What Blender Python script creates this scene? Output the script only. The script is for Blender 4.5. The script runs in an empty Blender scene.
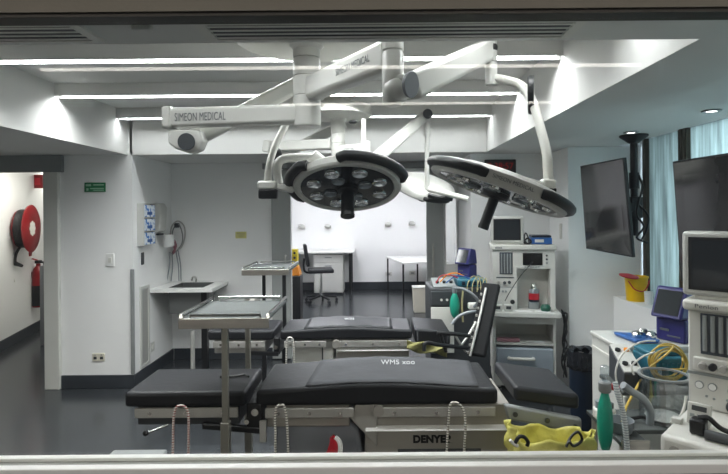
import bpy, bmesh, math, random
from mathutils import Vector, Matrix, Euler
random.seed(7)
V = Vector
PI = math.pi
COL = bpy.context.scene.collection
# ------------------------------------------------------------------ camera model (pixels of the 728x474 frame)
F, EYE, CX, CY, ROLL = 520.0, 1.65, 375.0, 211.0, 0.0084
_c, _s = math.cos(ROLL), math.sin(ROLL)

def ray(px, py):
    dx, up = px - CX, CY - py
    return (dx * _c + up * _s) / F, (up * _c - dx * _s) / F

def P(px, py, d):
    rx, rz = ray(px, py)
    return V((rx * d, d, EYE + rz * d))

def PZ(px, py, z):
    rx, rz = ray(px, py)
    return P(px, py, (z - EYE) / rz)

def PX(px, py, x):
    rx, rz = ray(px, py)
    return P(px, py, x / rx)

# ------------------------------------------------------------------ materials
def lin(c):
    if isinstance(c, str):
        c = [int(c[i:i + 2], 16) / 255 for i in (0, 2, 4)]
    return [x / 12.92 if x <= .04045 else ((x + .055) / 1.055) ** 2.4 for x in c]

def mat(name, col, rough=.5, metal=0.0, var=.05, scale=6, bump=0.0, bscale=80, emit=0.0, ecol=None, spec=.5, stretch=None,
        trans=0.0, alpha=1.0, coat=0.0, ior=1.45):
    m = bpy.data.materials.new(name)
    m.use_nodes = True
    nt = m.node_tree
    b = nt.nodes['Principled BSDF']
    c = lin(col)
    tc = nt.nodes.new('ShaderNodeTexCoord')
    mp = nt.nodes.new('ShaderNodeMapping')
    nt.links.new(tc.outputs['Object'], mp.inputs['Vector'])
    if stretch:
        mp.inputs['Scale'].default_value = stretch
    n = nt.nodes.new('ShaderNodeTexNoise')
    n.inputs['Scale'].default_value = scale
    n.inputs['Detail'].default_value = 4
    nt.links.new(mp.outputs['Vector'], n.inputs['Vector'])
    r = nt.nodes.new('ShaderNodeValToRGB')
    r.color_ramp.elements[0].position = .3
    r.color_ramp.elements[1].position = .7
    r.color_ramp.elements[0].color = [max(0, x * (1 - var)) for x in c] + [1]
    r.color_ramp.elements[1].color = [min(1, x * (1 + var)) for x in c] + [1]
    nt.links.new(n.outputs['Fac'], r.inputs['Fac'])
    nt.links.new(r.outputs['Color'], b.inputs['Base Color'])
    b.inputs['Roughness'].default_value = rough
    b.inputs['Metallic'].default_value = metal
    b.inputs['Specular IOR Level'].default_value = spec
    b.inputs['Transmission Weight'].default_value = trans
    b.inputs['Alpha'].default_value = alpha
    b.inputs['Coat Weight'].default_value = coat
    b.inputs['IOR'].default_value = ior
    if bump:
        n2 = nt.nodes.new('ShaderNodeTexNoise')
        n2.inputs['Scale'].default_value = bscale
        n2.inputs['Detail'].default_value = 3
        nt.links.new(mp.outputs['Vector'], n2.inputs['Vector'])
        bp = nt.nodes.new('ShaderNodeBump')
        bp.inputs['Strength'].default_value = bump
        bp.inputs['Distance'].default_value = .01
        nt.links.new(n2.outputs['Fac'], bp.inputs['Height'])
        nt.links.new(bp.outputs['Normal'], b.inputs['Normal'])
    if emit:
        b.inputs['Emission Color'].default_value = lin(ecol or col) + [1]
        b.inputs['Emission Strength'].default_value = emit
    return m

def band_mat(name, cols, scale, direction='Z', rough=.6, metal=0):
    """bands of colour along one object axis (cords, corrugated hose, grilles)"""
    m = bpy.data.materials.new(name)
    m.use_nodes = True
    nt = m.node_tree
    b = nt.nodes['Principled BSDF']
    tc = nt.nodes.new('ShaderNodeTexCoord')
    w = nt.nodes.new('ShaderNodeTexWave')
    w.bands_direction = direction
    w.inputs['Scale'].default_value = scale
    w.inputs['Distortion'].default_value = 1.2
    nt.links.new(tc.outputs['Object'], w.inputs['Vector'])
    r = nt.nodes.new('ShaderNodeValToRGB')
    r.color_ramp.interpolation = 'CONSTANT'
    r.color_ramp.elements[0].color = lin(cols[0]) + [1]
    r.color_ramp.elements[1].color = lin(cols[1]) + [1]
    r.color_ramp.elements[1].position = .25
    nt.links.new(w.outputs['Fac'], r.inputs['Fac'])
    nt.links.new(r.outputs['Color'], b.inputs['Base Color'])
    b.inputs['Roughness'].default_value = rough
    b.inputs['Metallic'].default_value = metal
    return m

def blotch_mat(name, a, b, scale):
    m = bpy.data.materials.new(name)
    m.use_nodes = True
    nt = m.node_tree
    tc = nt.nodes.new('ShaderNodeTexCoord')
    n = nt.nodes.new('ShaderNodeTexNoise')
    n.inputs['Scale'].default_value = scale
    r = nt.nodes.new('ShaderNodeValToRGB')
    r.color_ramp.interpolation = 'CONSTANT'
    r.color_ramp.elements[0].color = lin(a) + [1]
    r.color_ramp.elements[1].color = lin(b) + [1]
    r.color_ramp.elements[1].position = .47
    nt.links.new(tc.outputs['Object'], n.inputs['Vector'])
    nt.links.new(n.outputs['Fac'], r.inputs['Fac'])
    nt.links.new(r.outputs['Color'], nt.nodes['Principled BSDF'].inputs['Base Color'])
    return m

def pane_mat(name, fac=.04, tint=(1, 1, 1)):
    m = bpy.data.materials.new(name)
    m.use_nodes = True
    nt = m.node_tree
    nt.nodes.remove(nt.nodes['Principled BSDF'])
    t = nt.nodes.new('ShaderNodeBsdfTransparent')
    t.inputs['Color'].default_value = list(tint) + [1]
    g = nt.nodes.new('ShaderNodeBsdfGlossy')
    g.inputs['Roughness'].default_value = .0
    mx = nt.nodes.new('ShaderNodeMixShader')
    mx.inputs['Fac'].default_value = fac
    nt.links.new(t.outputs[0], mx.inputs[1])
    nt.links.new(g.outputs[0], mx.inputs[2])
    nt.links.new(mx.outputs[0], nt.nodes['Material Output'].inputs['Surface'])
    return m

def frost_mat(name, col):
    m = bpy.data.materials.new(name)
    m.use_nodes = True
    nt = m.node_tree
    nt.nodes.remove(nt.nodes['Principled BSDF'])
    tc = nt.nodes.new('ShaderNodeTexCoord')
    mp = nt.nodes.new('ShaderNodeMapping')
    mp.inputs['Scale'].default_value = (1, 9, .6)
    n = nt.nodes.new('ShaderNodeTexNoise')
    n.inputs['Scale'].default_value = 3
    n.inputs['Detail'].default_value = 5
    r = nt.nodes.new('ShaderNodeValToRGB')
    c = lin(col)
    r.color_ramp.elements[0].color = [x * .55 for x in c] + [1]
    r.color_ramp.elements[1].color = c + [1]
    r.color_ramp.elements[0].position = .3
    r.color_ramp.elements[1].position = .65
    nt.links.new(tc.outputs['Object'], mp.inputs['Vector'])
    nt.links.new(mp.outputs['Vector'], n.inputs['Vector'])
    nt.links.new(n.outputs['Fac'], r.inputs['Fac'])
    t = nt.nodes.new('ShaderNodeBsdfTranslucent')
    nt.links.new(r.outputs['Color'], t.inputs['Color'])
    g = nt.nodes.new('ShaderNodeBsdfGlossy')
    g.inputs['Roughness'].default_value = .05
    mx = nt.nodes.new('ShaderNodeMixShader')
    mx.inputs['Fac'].default_value = .10
    nt.links.new(t.outputs[0], mx.inputs[1])
    nt.links.new(g.outputs[0], mx.inputs[2])
    nt.links.new(mx.outputs[0], nt.nodes['Material Output'].inputs['Surface'])
    return m

M = {}
M['wall'] = mat('painted_wall', 'EDEDEC', .55, var=.015, bump=.03, bscale=200)
M['ceil'] = mat('painted_ceiling', 'CFCFCC', .7, var=.012)
M['lintel'] = mat('taupe_painted_plaster', '7B766C', .8, var=.03, bump=.05, bscale=150)
M['sillwall'] = mat('beige_painted_plaster', '9A938B', .8, var=.03)
M['darkhead'] = mat('dark_bronze_metal', '3A3733', .5, metal=.3)
M['floor'] = mat('dark_vinyl_floor', '35383B', .22, var=.16, scale=3.2, bump=.02, bscale=14)
M['base'] = mat('charcoal_vinyl_skirting', '34383D', .35, var=.08)
M['white'] = mat('white_enamel', 'C2C2BD', .3, var=.02)
M['offwhite'] = mat('off_white_plastic', 'D0CFC8', .42, var=.03)
M['cream'] = mat('cream_plastic', 'D3CEBE', .5, var=.03)
M['machine'] = mat('light_grey_machine_paint', 'D0CFC9', .4, var=.03)
M['machdark'] = mat('grey_machine_panel', '8E9393', .45, var=.05)
M['drawer'] = mat('blue_grey_drawer', '8A939B', .4, var=.05)
M['grey'] = mat('mid_grey_paint', '878A8A', .45, var=.04)
M['doorgrey'] = mat('grey_laminate_door', '9FA2A0', .5, var=.03)
M['jamb'] = mat('pale_door_jamb', 'C8C8C2', .45, var=.03)
M['basin'] = mat('dull_basin_steel', '6B6D6C', .45, metal=.4)
M['guard'] = mat('dull_grey_steel', '74767A', .5, metal=.2)
M['dgrey'] = mat('dark_grey_plastic', '3C3F42', .45, var=.07)
M['black'] = mat('black_plastic', '17181A', .4, var=.1)
M['matteblack'] = mat('matte_black_padding', '1A1B1C', .8, var=.1, spec=.25)
M['blackmetal'] = mat('black_powder_coat', '1B1C1E', .45, metal=.2, var=.1)
M['pad'] = mat('black_vinyl_upholstery', '222326', .45, spec=.3, var=.12, bump=.12, bscale=35)
M['mat'] = mat('grey_warming_mat', '4A4B4E', .75, spec=.2, var=.14, scale=5, bump=.25, bscale=22)
M['legpad'] = mat('charcoal_vinyl', '2B2C2F', .45, spec=.35, var=.1, bump=.1, bscale=30)
M['steel'] = mat('stainless_steel', 'B9B5AE', .33, metal=1, var=.08, scale=4, stretch=(1, 1, 12))
M['steelwarm'] = mat('satin_steel_housing', 'A39F98', .42, metal=.3, var=.08, scale=4)
M['steeltray'] = mat('stainless_tray', '565A59', .6, spec=.3, metal=.3, var=.06)
M['chrome'] = mat('polished_steel', 'D5D5D2', .12, metal=1, var=.02)
M['rail'] = mat('aluminium_rail', 'B2B0AB', .4, metal=.4, var=.06)
M['bellows'] = mat('blue_grey_cover', '7F838B', .6, var=.1, bump=.1, bscale=25)
M['screen'] = mat('dark_screen_glass', '2E3134', .08, var=.02, spec=.6)
M['tvscreen'] = mat('tv_screen_glass', '2A2A2B', .12, var=.03, spec=.6)
M['lens'] = mat('dark_lens_plate', '2B2F33', .12, var=.05, spec=.6)
M['led'] = mat('led_reflector', 'E6E8E6', .12, metal=.9, var=.05)
M['lampglass'] = mat('lens_glass', '7E868A', .1, metal=.5, var=.25, scale=40)
M['red'] = mat('fire_red', '7E161A', .35, var=.08)
M['redsat'] = mat('red_plastic', 'B32530', .4, var=.06)
M['pink'] = mat('dusty_pink_plastic', '9C6F77', .5, var=.06)
M['hose'] = mat('black_rubber_hose', '1F1E1F', .5, var=.1)
M['green'] = mat('exit_green', '2A7549', .5, var=.05)
M['greentext'] = mat('pale_green_print', '8FBFA0', .5)
M['bag'] = mat('green_rubber_bag', '189078', .32, var=.12, scale=9, coat=.3)
M['teal'] = mat('teal_paint', '27677A', .4, var=.06)
M['purple'] = mat('indigo_plastic', '2B2A63', .38, var=.07)
M['blue'] = mat('blue_plastic', '2E5C9C', .4, var=.06)
M['bluebox'] = blotch_mat('blue_white_carton', '3F7CC4', 'DDE4EA', 22)
M['navy'] = mat('navy_plastic', '16202E', .4, var=.08)
M['liner'] = mat('black_bin_liner', '1B1D21', .22, var=.2, bump=.6, bscale=40)
M['yellow'] = mat('yellow_plastic', 'E2B60B', .38, var=.04)
M['yelbag'] = mat('yellow_bag_film', 'D2CB70', .3, var=.2, scale=11, bump=.7, bscale=22)
M['yelcloth'] = mat('yellow_green_cloth', '7E7B4C', .8, var=.35, scale=30)
M['yeltube'] = mat('yellow_tubing', 'C2A650', .35, var=.06)
M['yelsign'] = mat('yellow_card', 'D8C21E', .5, var=.04)
M['yelnote'] = mat('yellow_note', 'D8D28C', .7, var=.05)
M['orange'] = mat('orange_plastic', 'E08A1B', .4, var=.06)
M['paletube'] = mat('pale_yellow_tubing', '9E9870', .45, var=.06)
M['dispdark'] = mat('dark_machine_display', '0F1113', .15, var=.1, spec=.4)
M['maskgreen'] = mat('dark_green_rubber', '12503F', .45)
M['clear'] = pane_mat('clear_plastic', .14, (.86, .9, .92))
M['smoke'] = pane_mat('smoked_clear_plastic', .2, (.88, .9, .91))
M['tubegrey'] = mat('grey_translucent_hose', '858B8F', .3, var=.1)
M['tubepink'] = mat('pink_tubing', 'A06A74', .4, var=.06)
M['paper'] = mat('white_paper', 'E4E4E2', .8, var=.02)
M['flow'] = mat('flow_tube_glass', '4C5259', .2, var=.35, scale=18, stretch=(14, 1, 1))
M['text'] = mat('dark_print', '2E3134', .6)
M['texts'] = mat('grey_print', '5A5D60', .6)
M['textw'] = mat('white_print', 'C9CBCC', .6)
M['brownframe'] = mat('bronze_window_frame', '4A4136', .45, metal=.2, var=.06)
M['frost'] = frost_mat('frosted_window_film', 'ABB2AF')
M['pane'] = pane_mat('clear_glass', .03, (.98, .99, .98))
M['film'] = frost_mat('plastic_film', 'F2F2F2')
M['alu'] = mat('white_window_frame', 'E3E3E0', .35, var=.015)
M['channel'] = mat('grey_glazing_channel', '8B8B86', .5, var=.03)
M['ledstrip'] = mat('lit_white_strip', 'FFFFFF', .5, emit=8, ecol='F7FAFF')
M['farpanel'] = mat('lit_ceiling_panel', 'FFFFFF', .5, emit=10.5, ecol='F6F6FF')
M['corpanel'] = mat('lit_corridor_panel', 'FFFFFF', .5, emit=2.9, ecol='FFFCF4')
M['viewstrip'] = mat('lit_gallery_strip', 'FFFFFF', .5, emit=3.6, ecol='FFF8EE')
M['gallerypanel2'] = mat('lit_gallery_side_panel', 'FFFFFF', .5, emit=7.5, ecol='FFF6EA')
M['gallerypanel'] = mat('lit_gallery_panel', 'FFFFFF', .5, emit=1.7, ecol='FFF6EA')
M['downlit'] = mat('lit_downlight', 'FFFFFF', .5, emit=2.5)
M['clockred'] = mat('lit_red_digit', '6E0F12', .5, emit=.12, ecol='A02020')
M['rope'] = band_mat('white_black_cord', ('3A3A38', 'DEDAD2'), 26)
M['ropered'] = band_mat('white_red_cord', ('8E3034', 'DED6D0'), 26)
M['corr'] = band_mat('corrugated_clear_hose', ('8D9598', 'C9CFD2'), 30, rough=.25)
M['mesh'] = band_mat('perforated_grille', ('5A5A57', 'B8B8B3'), 22, 'DIAGONAL')
M['redwhite'] = band_mat('red_white_cloth', ('DADADA', 'B02028'), 9, 'X', .8)

# ------------------------------------------------------------------ mesh building
WM = {}

class MB:
    def __init__(s, m=None):
        s.bm = bmesh.new()
        s.M = m if m is not None else Matrix()

    def v(s, co):
        return s.bm.verts.new(s.M @ V(co))

    def hexa(s, p):
        a = [s.v(x) for x in p]
        for f in ((0, 1, 2, 3), (7, 6, 5, 4), (0, 4, 5, 1), (1, 5, 6, 2), (2, 6, 7, 3), (3, 7, 4, 0)):
            s.bm.faces.new([a[i] for i in f])
        return s

    def box(s, lo, hi):
        (a, b, c), (d, e, f) = lo, hi
        return s.hexa([(a, b, c), (d, b, c), (d, e, c), (a, e, c), (a, b, f), (d, b, f), (d, e, f), (a, e, f)])

    def cbox(s, c, size, rot=None):
        R = (rot if isinstance(rot, Matrix) else Euler(rot).to_matrix()) if rot else Matrix.Identity(3)
        h = V(size) / 2
        pts = [V(c) + R @ V((h.x * i, h.y * j, h.z * k)) for i, j, k in
               ((-1, -1, -1), (1, -1, -1), (1, 1, -1), (-1, 1, -1), (-1, -1, 1), (1, -1, 1), (1, 1, 1), (-1, 1, 1))]
        return s.hexa(pts)

    def bar(s, p0, p1, w, h, up=(0, 0, 1), w1=None, h1=None):
        """rectangular bar from p0 to p1; w is the width across, h the height along up"""
        p0, p1 = V(p0), V(p1)
        t = (p1 - p0).normalized()
        side = t.cross(V(up)).normalized()
        u = side.cross(t).normalized()
        w1, h1 = w1 or w, h1 or h
        q = []
        for p, ww, hh in ((p0, w, h), (p1, w1, h1)):
            q.append([p + side * ww / 2 * i + u * hh / 2 * j for i, j in ((-1, -1), (1, -1), (1, 1), (-1, 1))])
        return s.hexa(q[0] + q[1])

    def plate(s, corners, thick, nrm=None):
        c = [V(x) for x in corners]
        n = V(nrm) if nrm else (c[1] - c[0]).cross(c[3] - c[0]).normalized()
        return s.hexa(c + [x + n * thick for x in c])

    def ring(s, p, t, r, n, ref):
        t = t.normalized()
        a = ref - t * ref.dot(t)
        if a.length < 1e-6:
            a = V((1, 0, 0)) if abs(t.x) < .9 else V((0, 1, 0))
            a = a - t * a.dot(t)
        a.normalize()
        b = t.cross(a)
        return [s.v(p + a * math.cos(2 * PI * i / n) * r + b * math.sin(2 * PI * i / n) * r) for i in range(n)], a

    def skin(s, rings, cap=True, closed=False):
        n = len(rings[0])
        m = len(rings)
        for k in range(m if closed else m - 1):
            A, B = rings[k], rings[(k + 1) % m]
            for i in range(n):
                s.bm.faces.new((A[i], A[(i + 1) % n], B[(i + 1) % n], B[i]))
        if cap and not closed:
            s.bm.faces.new(list(reversed(rings[0])))
            s.bm.faces.new(rings[-1])

    def cyl(s, p0, p1, r0, r1=None, n=20):
        p0, p1 = V(p0), V(p1)
        r1 = r0 if r1 is None else r1
        t = p1 - p0
        A, a = s.ring(p0, t, r0, n, V((1, .01, .02)))
        B, a = s.ring(p1, t, r1, n, a)
        s.skin([A, B])
        return s

    def tube(s, pts, r, n=8, smooth=5, closed=False):
        pts = [V(p) for p in pts]
        if smooth and len(pts) > 2:
            out = []
            m = len(pts)
            for i in range(m if closed else m - 1):
                p1, p2 = pts[i], pts[(i + 1) % m]
                p0 = pts[i - 1] if (i > 0 or closed) else p1 * 2 - p2
                p3 = pts[(i + 2) % m] if (i + 2 < m or closed) else p2 * 2 - p1
                for k in range(smooth):
                    t = k / smooth
                    out.append(.5 * (2 * p1 + (p2 - p0) * t + (2 * p0 - 5 * p1 + 4 * p2 - p3) * t * t + (3 * p1 - p0 - 3 * p2 + p3) * t ** 3))
            if not closed:
                out.append(pts[-1])
            pts = out
        ref = V((.13, .22, .97))
        rings = []
        m = len(pts)
        for i, p in enumerate(pts):
            if closed:
                t = pts[(i + 1) % m] - pts[i - 1]
            else:
                t = pts[min(i + 1, m - 1)] - pts[max(i - 1, 0)]
            rr = r[min(int(i * len(r) / m), len(r) - 1)] if isinstance(r, (list, tuple)) else r
            R, ref = s.ring(p, t, rr, n, ref)
            rings.append(R)
        s.skin(rings, closed=closed)
        return s

    def lathe(s, prof, c=(0, 0, 0), axis=(0, 0, 1), n=28, cap=True, sx=1, sy=1):
        c, ax = V(c), V(axis).normalized()
        a = V((1, 0, 0)) if abs(ax.x) < .9 else V((0, 1, 0))
        a = (a - ax * a.dot(ax)).normalized()
        b = ax.cross(a)
        rings = []
        for r, z in prof:
            r = max(r, 1e-4)
            rings.append([s.v(c + ax * z + a * math.cos(2 * PI * i / n) * r * sx + b * math.sin(2 * PI * i / n) * r * sy) for i in range(n)])
        s.skin(rings, cap=cap)
        return s

    def prism(s, poly, vec):
        vec = V(vec)
        A = [s.v(p) for p in poly]
        B = [s.v(V(p) + vec) for p in poly]
        n = len(A)
        s.bm.faces.new(list(reversed(A)))
        s.bm.faces.new(B)
        for i in range(n):
            s.bm.faces.new((A[i], A[(i + 1) % n], B[(i + 1) % n], B[i]))
        return s

    def ball(s, c, r, scale=(1, 1, 1), n=14):
        prof = [(r * math.sin(PI * k / 8), -r * math.cos(PI * k / 8)) for k in range(9)]
        c = V(c)
        rings = [[s.v(c + V((q * math.cos(2 * PI * i / n) * scale[0], q * math.sin(2 * PI * i / n) * scale[1], z * scale[2]))) for i in range(n)]
                 for q, z in [(max(a, 1e-4), b) for a, b in prof]]
        s.skin(rings)
        return s

    def sheet(s, nu, nv, fn):
        g = [[s.v(fn(i / nu, j / nv)) for j in range(nv + 1)] for i in range(nu + 1)]
        for i in range(nu):
            for j in range(nv):
                s.bm.faces.new((g[i][j], g[i + 1][j], g[i + 1][j + 1], g[i][j + 1]))
        return s

    def build(s, name, m, parent=None, bev=0, seg=2, sub=0, ang=38, solid=0, origin=None):
        bmesh.ops.recalc_face_normals(s.bm, faces=s.bm.faces)
        if parent is not None:
            W = WM[parent.name]
        else:
            co = [v.co for v in s.bm.verts]
            o = V(origin) if origin is not None else V((
                (min(c.x for c in co) + max(c.x for c in co)) / 2, (min(c.y for c in co) + max(c.y for c in co)) / 2, min(c.z for c in co)))
            W = Matrix.Translation(o)
        bmesh.ops.transform(s.bm, matrix=W.inverted(), verts=s.bm.verts)
        me = bpy.data.meshes.new(name)
        s.bm.to_mesh(me)
        s.bm.free()
        me.shade_smooth()
        me.set_sharp_from_angle(angle=math.radians(ang))
        me.materials.append(M[m] if isinstance(m, str) else m)
        o = bpy.data.objects.new(name, me)
        COL.objects.link(o)
        if parent is not None:
            o.parent = parent
        else:
            o.matrix_world = W
        WM[o.name] = W
        if solid:
            md = o.modifiers.new('solid', 'SOLIDIFY')
            md.thickness = solid
            md.offset = 0
        if bev:
            md = o.modifiers.new('edge', 'BEVEL')
            md.width = bev
            md.segments = seg
            md.limit_method = 'ANGLE'
            md.angle_limit = math.radians(40)
        if sub:
            md = o.modifiers.new('sub', 'SUBSURF')
            md.levels = md.render_levels = sub
        return o

def tag(o, label, cat, group=None, kind='thing'):
    o['label'] = label
    o['category'] = cat
    o['kind'] = kind
    if group:
        o['group'] = group
    return o

def thing(name, label, cat, loc, rotz=0, group=None):
    o = bpy.data.objects.new(name, None)
    o.empty_display_size = .05
    COL.objects.link(o)
    o.location = loc
    o.rotation_euler = (0, 0, rotz)
    WM[o.name] = Matrix.Translation(V(loc)) @ Matrix.Rotation(rotz, 4, 'Z')
    return tag(o, label, cat, group)

def struct(o):
    o['kind'] = 'structure'
    return o

def kids(o):
    return [c for c in COL.objects if c.parent == o]

def copy_tree(o, parent=None):
    ch = kids(o)
    c = o.copy()
    COL.objects.link(c)
    if parent is not None:
        c.parent = parent
    for k in ch:
        copy_tree(k, c)
    return c

def text(parent, name, body, size, pos, xdir, up, m='text', squeeze=1.0, depth=.0006, align='LEFT', bold=0):
    cu = bpy.data.curves.new(name, 'FONT')
    cu.body = body
    cu.size = size
    cu.extrude = depth
    cu.align_x = align
    cu.offset = bold
    cu.space_character = 1.05
    o = bpy.data.objects.new(name, cu)
    COL.objects.link(o)
    me = bpy.data.meshes.new_from_object(o)
    bpy.data.objects.remove(o)
    bpy.data.curves.remove(cu)
    x = V(xdir).normalized()
    n = x.cross(V(up)).normalized()
    y = n.cross(x)
    R = Matrix((x * squeeze, y, n)).transposed().to_4x4()
    me.transform(WM[parent.name].inverted() @ Matrix.Translation(V(pos)) @ R)
    me.materials.clear()
    me.materials.append(M[m])
    t = bpy.data.objects.new(name, me)
    COL.objects.link(t)
    t.parent = parent
    WM[t.name] = WM[parent.name]
    return t

# ================================================================== THE SETTING
HC = 2.2            # lower ceiling
RX0, RX1, RY0, RY1, RZ = -2.33, 1.06, 1.69, 4.91, 2.6   # ceiling recess
WX = 2.36           # window plane
YB = 5.85           # back wall
YF = 10.95          # far room wall
struct(MB().box((-7, -3.2, -.12), (4.2, 12, 0)).build('floor', 'floor'))
c = MB()
c.box((-5.2, 1.01, HC), (3.0, RY0, 2.72))
c.box((-5.2, RY0, HC), (RX0, RY1, 2.72))
c.box((RX1, RY0, HC), (2.12, RY1, 2.72))
c.box((2.12, RY0, 2.26), (3.0, RY1, 2.72))
c.box((-2.31, RY1, HC), (3.0, YB + .12, 2.72))
c.box((RX0, RY0, RZ), (RX1, RY1, 2.72))
struct(c.build('ceiling', 'ceil'))
# beams across the recess, each carrying a light strip
for k, y in enumerate((2.0, 2.9, 3.79, 4.69)):
    bm_ = MB().box((RX0 + .001, y, 2.52), (RX1 - .001, y + .05, RZ - .001))
    bm_.box((RX0 + .001, y, 2.508), (RX1 - .001, y + .006, 2.52))
    bm_.box((RX0 + .001, y + .044, 2.5), (RX1 - .001, y + .05, 2.52))
    struct(bm_.build('trim_%d' % (k + 1), 'ceil'))
w = MB()      # wall with door on the left, and the nib that makes the alcove
w.box((-2.97, RY1, 0), (-2.29, 11.2, 2.72))
w.box((-5.2, RY1, 2.08), (-2.97, RY1 + .15, 2.72))
struct(w.build('wall_left', 'wall'))
struct(MB().box((-5.2, 1.01, 0), (-4.6, RY1 + .15, 2.2)).build('wall_side', 'wall'))
# jamb of the door
j = MB().box((-3.11, RY1 - .04, 0), (-2.971, RY1 + .16, 2.079))
struct(j.build('door_1', 'jamb', bev=.006))
struct(MB().box((-4.59, RY1 - .05, 2.04), (-2.93, RY1 - .002, 2.198)).build('trim_5', 'grey', bev=.004))
# corridor seen through the door
def corr_x(y):
    return -4.51 - .2585 * (y - 6.26)
struct(MB().hexa([(corr_x(4.9) - .2, 5.07, 0), (corr_x(5.07), 5.07, 0), (corr_x(11), 11, 0), (corr_x(11) - .2, 11, 0),
                  (corr_x(4.9) - .2, 5.07, 2.3), (corr_x(5.07), 5.07, 2.3), (corr_x(11), 11, 2.3), (corr_x(11) - .2, 11, 2.3)]).build('wall_corridor', 'wall'))
struct(MB().box((-6.2, RY1 + .15, 2.3), (-2.97, 11, 2.5)).build('ceiling_corridor', 'ceil'))
struct(MB().box((-6.2, 10.6, 0), (-2.97, 10.8, 2.3)).build('wall_corridor_end', 'wall'))
# back wall with the wide opening and a narrow vision panel
b = MB()
b.box((-2.29, YB, 0), (-.956, YB + .12, 2.1))
b.box((-2.29, YB, 2.1), (1.0, YB + .12, 2.3))
vx0, vx1, vz0, vz1 = .776, .925, 1.035, 1.825
b.box((.585, YB, 0), (vx0, YB + .12, 2.1))
b.box((vx1, YB, 0), (1.0, YB + .12, 2.1))
b.box((vx0, YB, 0), (vx1, YB + .12, vz0))
b.box((vx0, YB, vz1), (vx1, YB + .12, 2.1))
struct(b.build('wall_back', 'wall'))
pf = MB()
for lo, hi in (((vx0, vz0), (vx0 + .02, vz1)), ((vx1 - .012, vz0), (vx1, vz1)), ((vx0 + .02, vz0), (vx1 - .012, vz0 + .012)), ((vx0 + .02, vz1 - .012), (vx1 - .012, vz1))):
    pf.box((lo[0], YB - .012, lo[1]), (hi[0], YB + .02, hi[1]))
wp = struct(pf.build('window_1', 'alu'))
MB().box((vx0 + .02, YB + .004, vz0 + .012), (vx1 - .012, YB + .008, vz1 - .012)).build('pane', 'pane', wp)
# walls on the right: behind the far machine, return and the wall beside the window
r = MB()
r.box((.94, 5.1, 0), (1.75, 5.22, HC))
r.box((.94, 5.22, 0), (1.06, YB, HC))
struct(r.build('wall_recess', 'wall'))
struct(MB().box((1.71, 4.6, 0), (3.0, 5.3, HC)).build('wall_right', 'wall'))
s = MB()
s.box((2.14, 1.02, 0), (2.7, 4.599, .88))
s.box((2.5, 1.02, .88), (2.7, 4.599, 2.26))
# opening cut: only outer wall ends, so keep the glazing clear
s.bm.free()
s = MB().box((2.10, 1.02, 0), (2.6, 4.599, .88))
struct(s.build('wall_window_ledge', 'wall', bev=.006))
def window(n, y0, y1):
    f = MB()
    f.box((WX - .03, y0, .881), (WX + .05, y0 + .05, 2.255))
    f.box((WX - .03, y1 - .05, .881), (WX + .05, y1, 2.255))
    f.box((WX + .02, y0 + .05, .881), (WX + .05, y1 - .05, .895))
    f.box((WX + .02, y0 + .05, 2.245), (WX + .05, y1 - .05, 2.255))
    f = struct(f.build('window_%d' % n, 'brownframe', bev=.003))
    MB().box((WX + .005, y0 + .05, .882), (WX + .011, y1 - .05, 2.255)).build('pane', 'frost', f)
window(2, 3.945, 4.53)
window(3, 3.36, 3.94)
window(4, 2.2, 3.355)
window(5, 1.03, 2.195)
# far room
fr = MB()
fr.box((-2.5, YF, 0), (3.2, YF + .15, 2.9))
struct(fr.build('wall_far', 'wall'))
struct(MB().box((2.95, YB + .12, 0), (3.15, YF, 2.9)).build('wall_far_right', 'wall'))
struct(MB().box((-2.29, YB + .125, 2.62), (2.95, YF, 2.8)).build('ceiling_far', 'ceil'))
# skirtings
def base(name, lo, hi):
    struct(MB().box(lo, hi).build(name, 'base', bev=.004))
base('baseboard_left', (-2.969, RY1 - .014, .001), (-2.276, RY1 - .0005, .125))
base('baseboard_alcove', (-2.289, RY1 + .0, .001), (-2.276, YB - .001, .125))
base('baseboard_back', (-2.27, YB - .014, .001), (-.96, YB - .0005, .125))
base('baseboard_far', (-2.28, YF - .016, .001), (2.94, YF - .0005, .16))
base('baseboard_right', (1.715, 4.586, .001), (2.095, 4.5995, .125))
base('baseboard_recess', (.945, 5.086, .001), (1.70, 5.0995, .125))
struct(MB().hexa([(corr_x(5.2) + .001, 5.2, .001), (corr_x(5.2) + .015, 5.2, .001), (corr_x(10.5) + .015, 10.5, .001), (corr_x(10.5) + .001, 10.5, .001),
                  (corr_x(5.2) + .001, 5.2, .13), (corr_x(5.2) + .015, 5.2, .13), (corr_x(10.5) + .015, 10.5, .13), (corr_x(10.5) + .001, 10.5, .13)]).build('baseboard_corridor', 'base'))
# observation window in the near wall
struct(MB().box((-5.2, .9365, 0), (4.0, 1.005, 1.17)).build('wall_near', 'sillwall'))
struct(MB().box((-5.2, .9365, 2.013), (4.0, .985, 2.72)).build('wall_near_head', 'lintel'))
wf = MB()
wf.box((-3, .9365, 1.171), (3, .9555, 1.189))
struct(wf.build('trim_6', 'alu', bev=.002))
wf = MB().box((-3, .984, 1.171), (3, 1.0, 1.1865))
ow = struct(wf.build('window_6', 'alu', bev=.0015))
MB().box((-3, .9557, 1.171), (3, .9838, 1.181)).build('glazing_channel', 'channel', ow)
MB().box((-3, .942, 2.006), (3, .984, 2.0125)).build('head_channel', 'darkhead', ow)  # dark colour carries the shade under the window head
MB().box((-3, .968, 1.1815), (3, .972, 2.0055)).build('pane', 'pane', ow)
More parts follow.
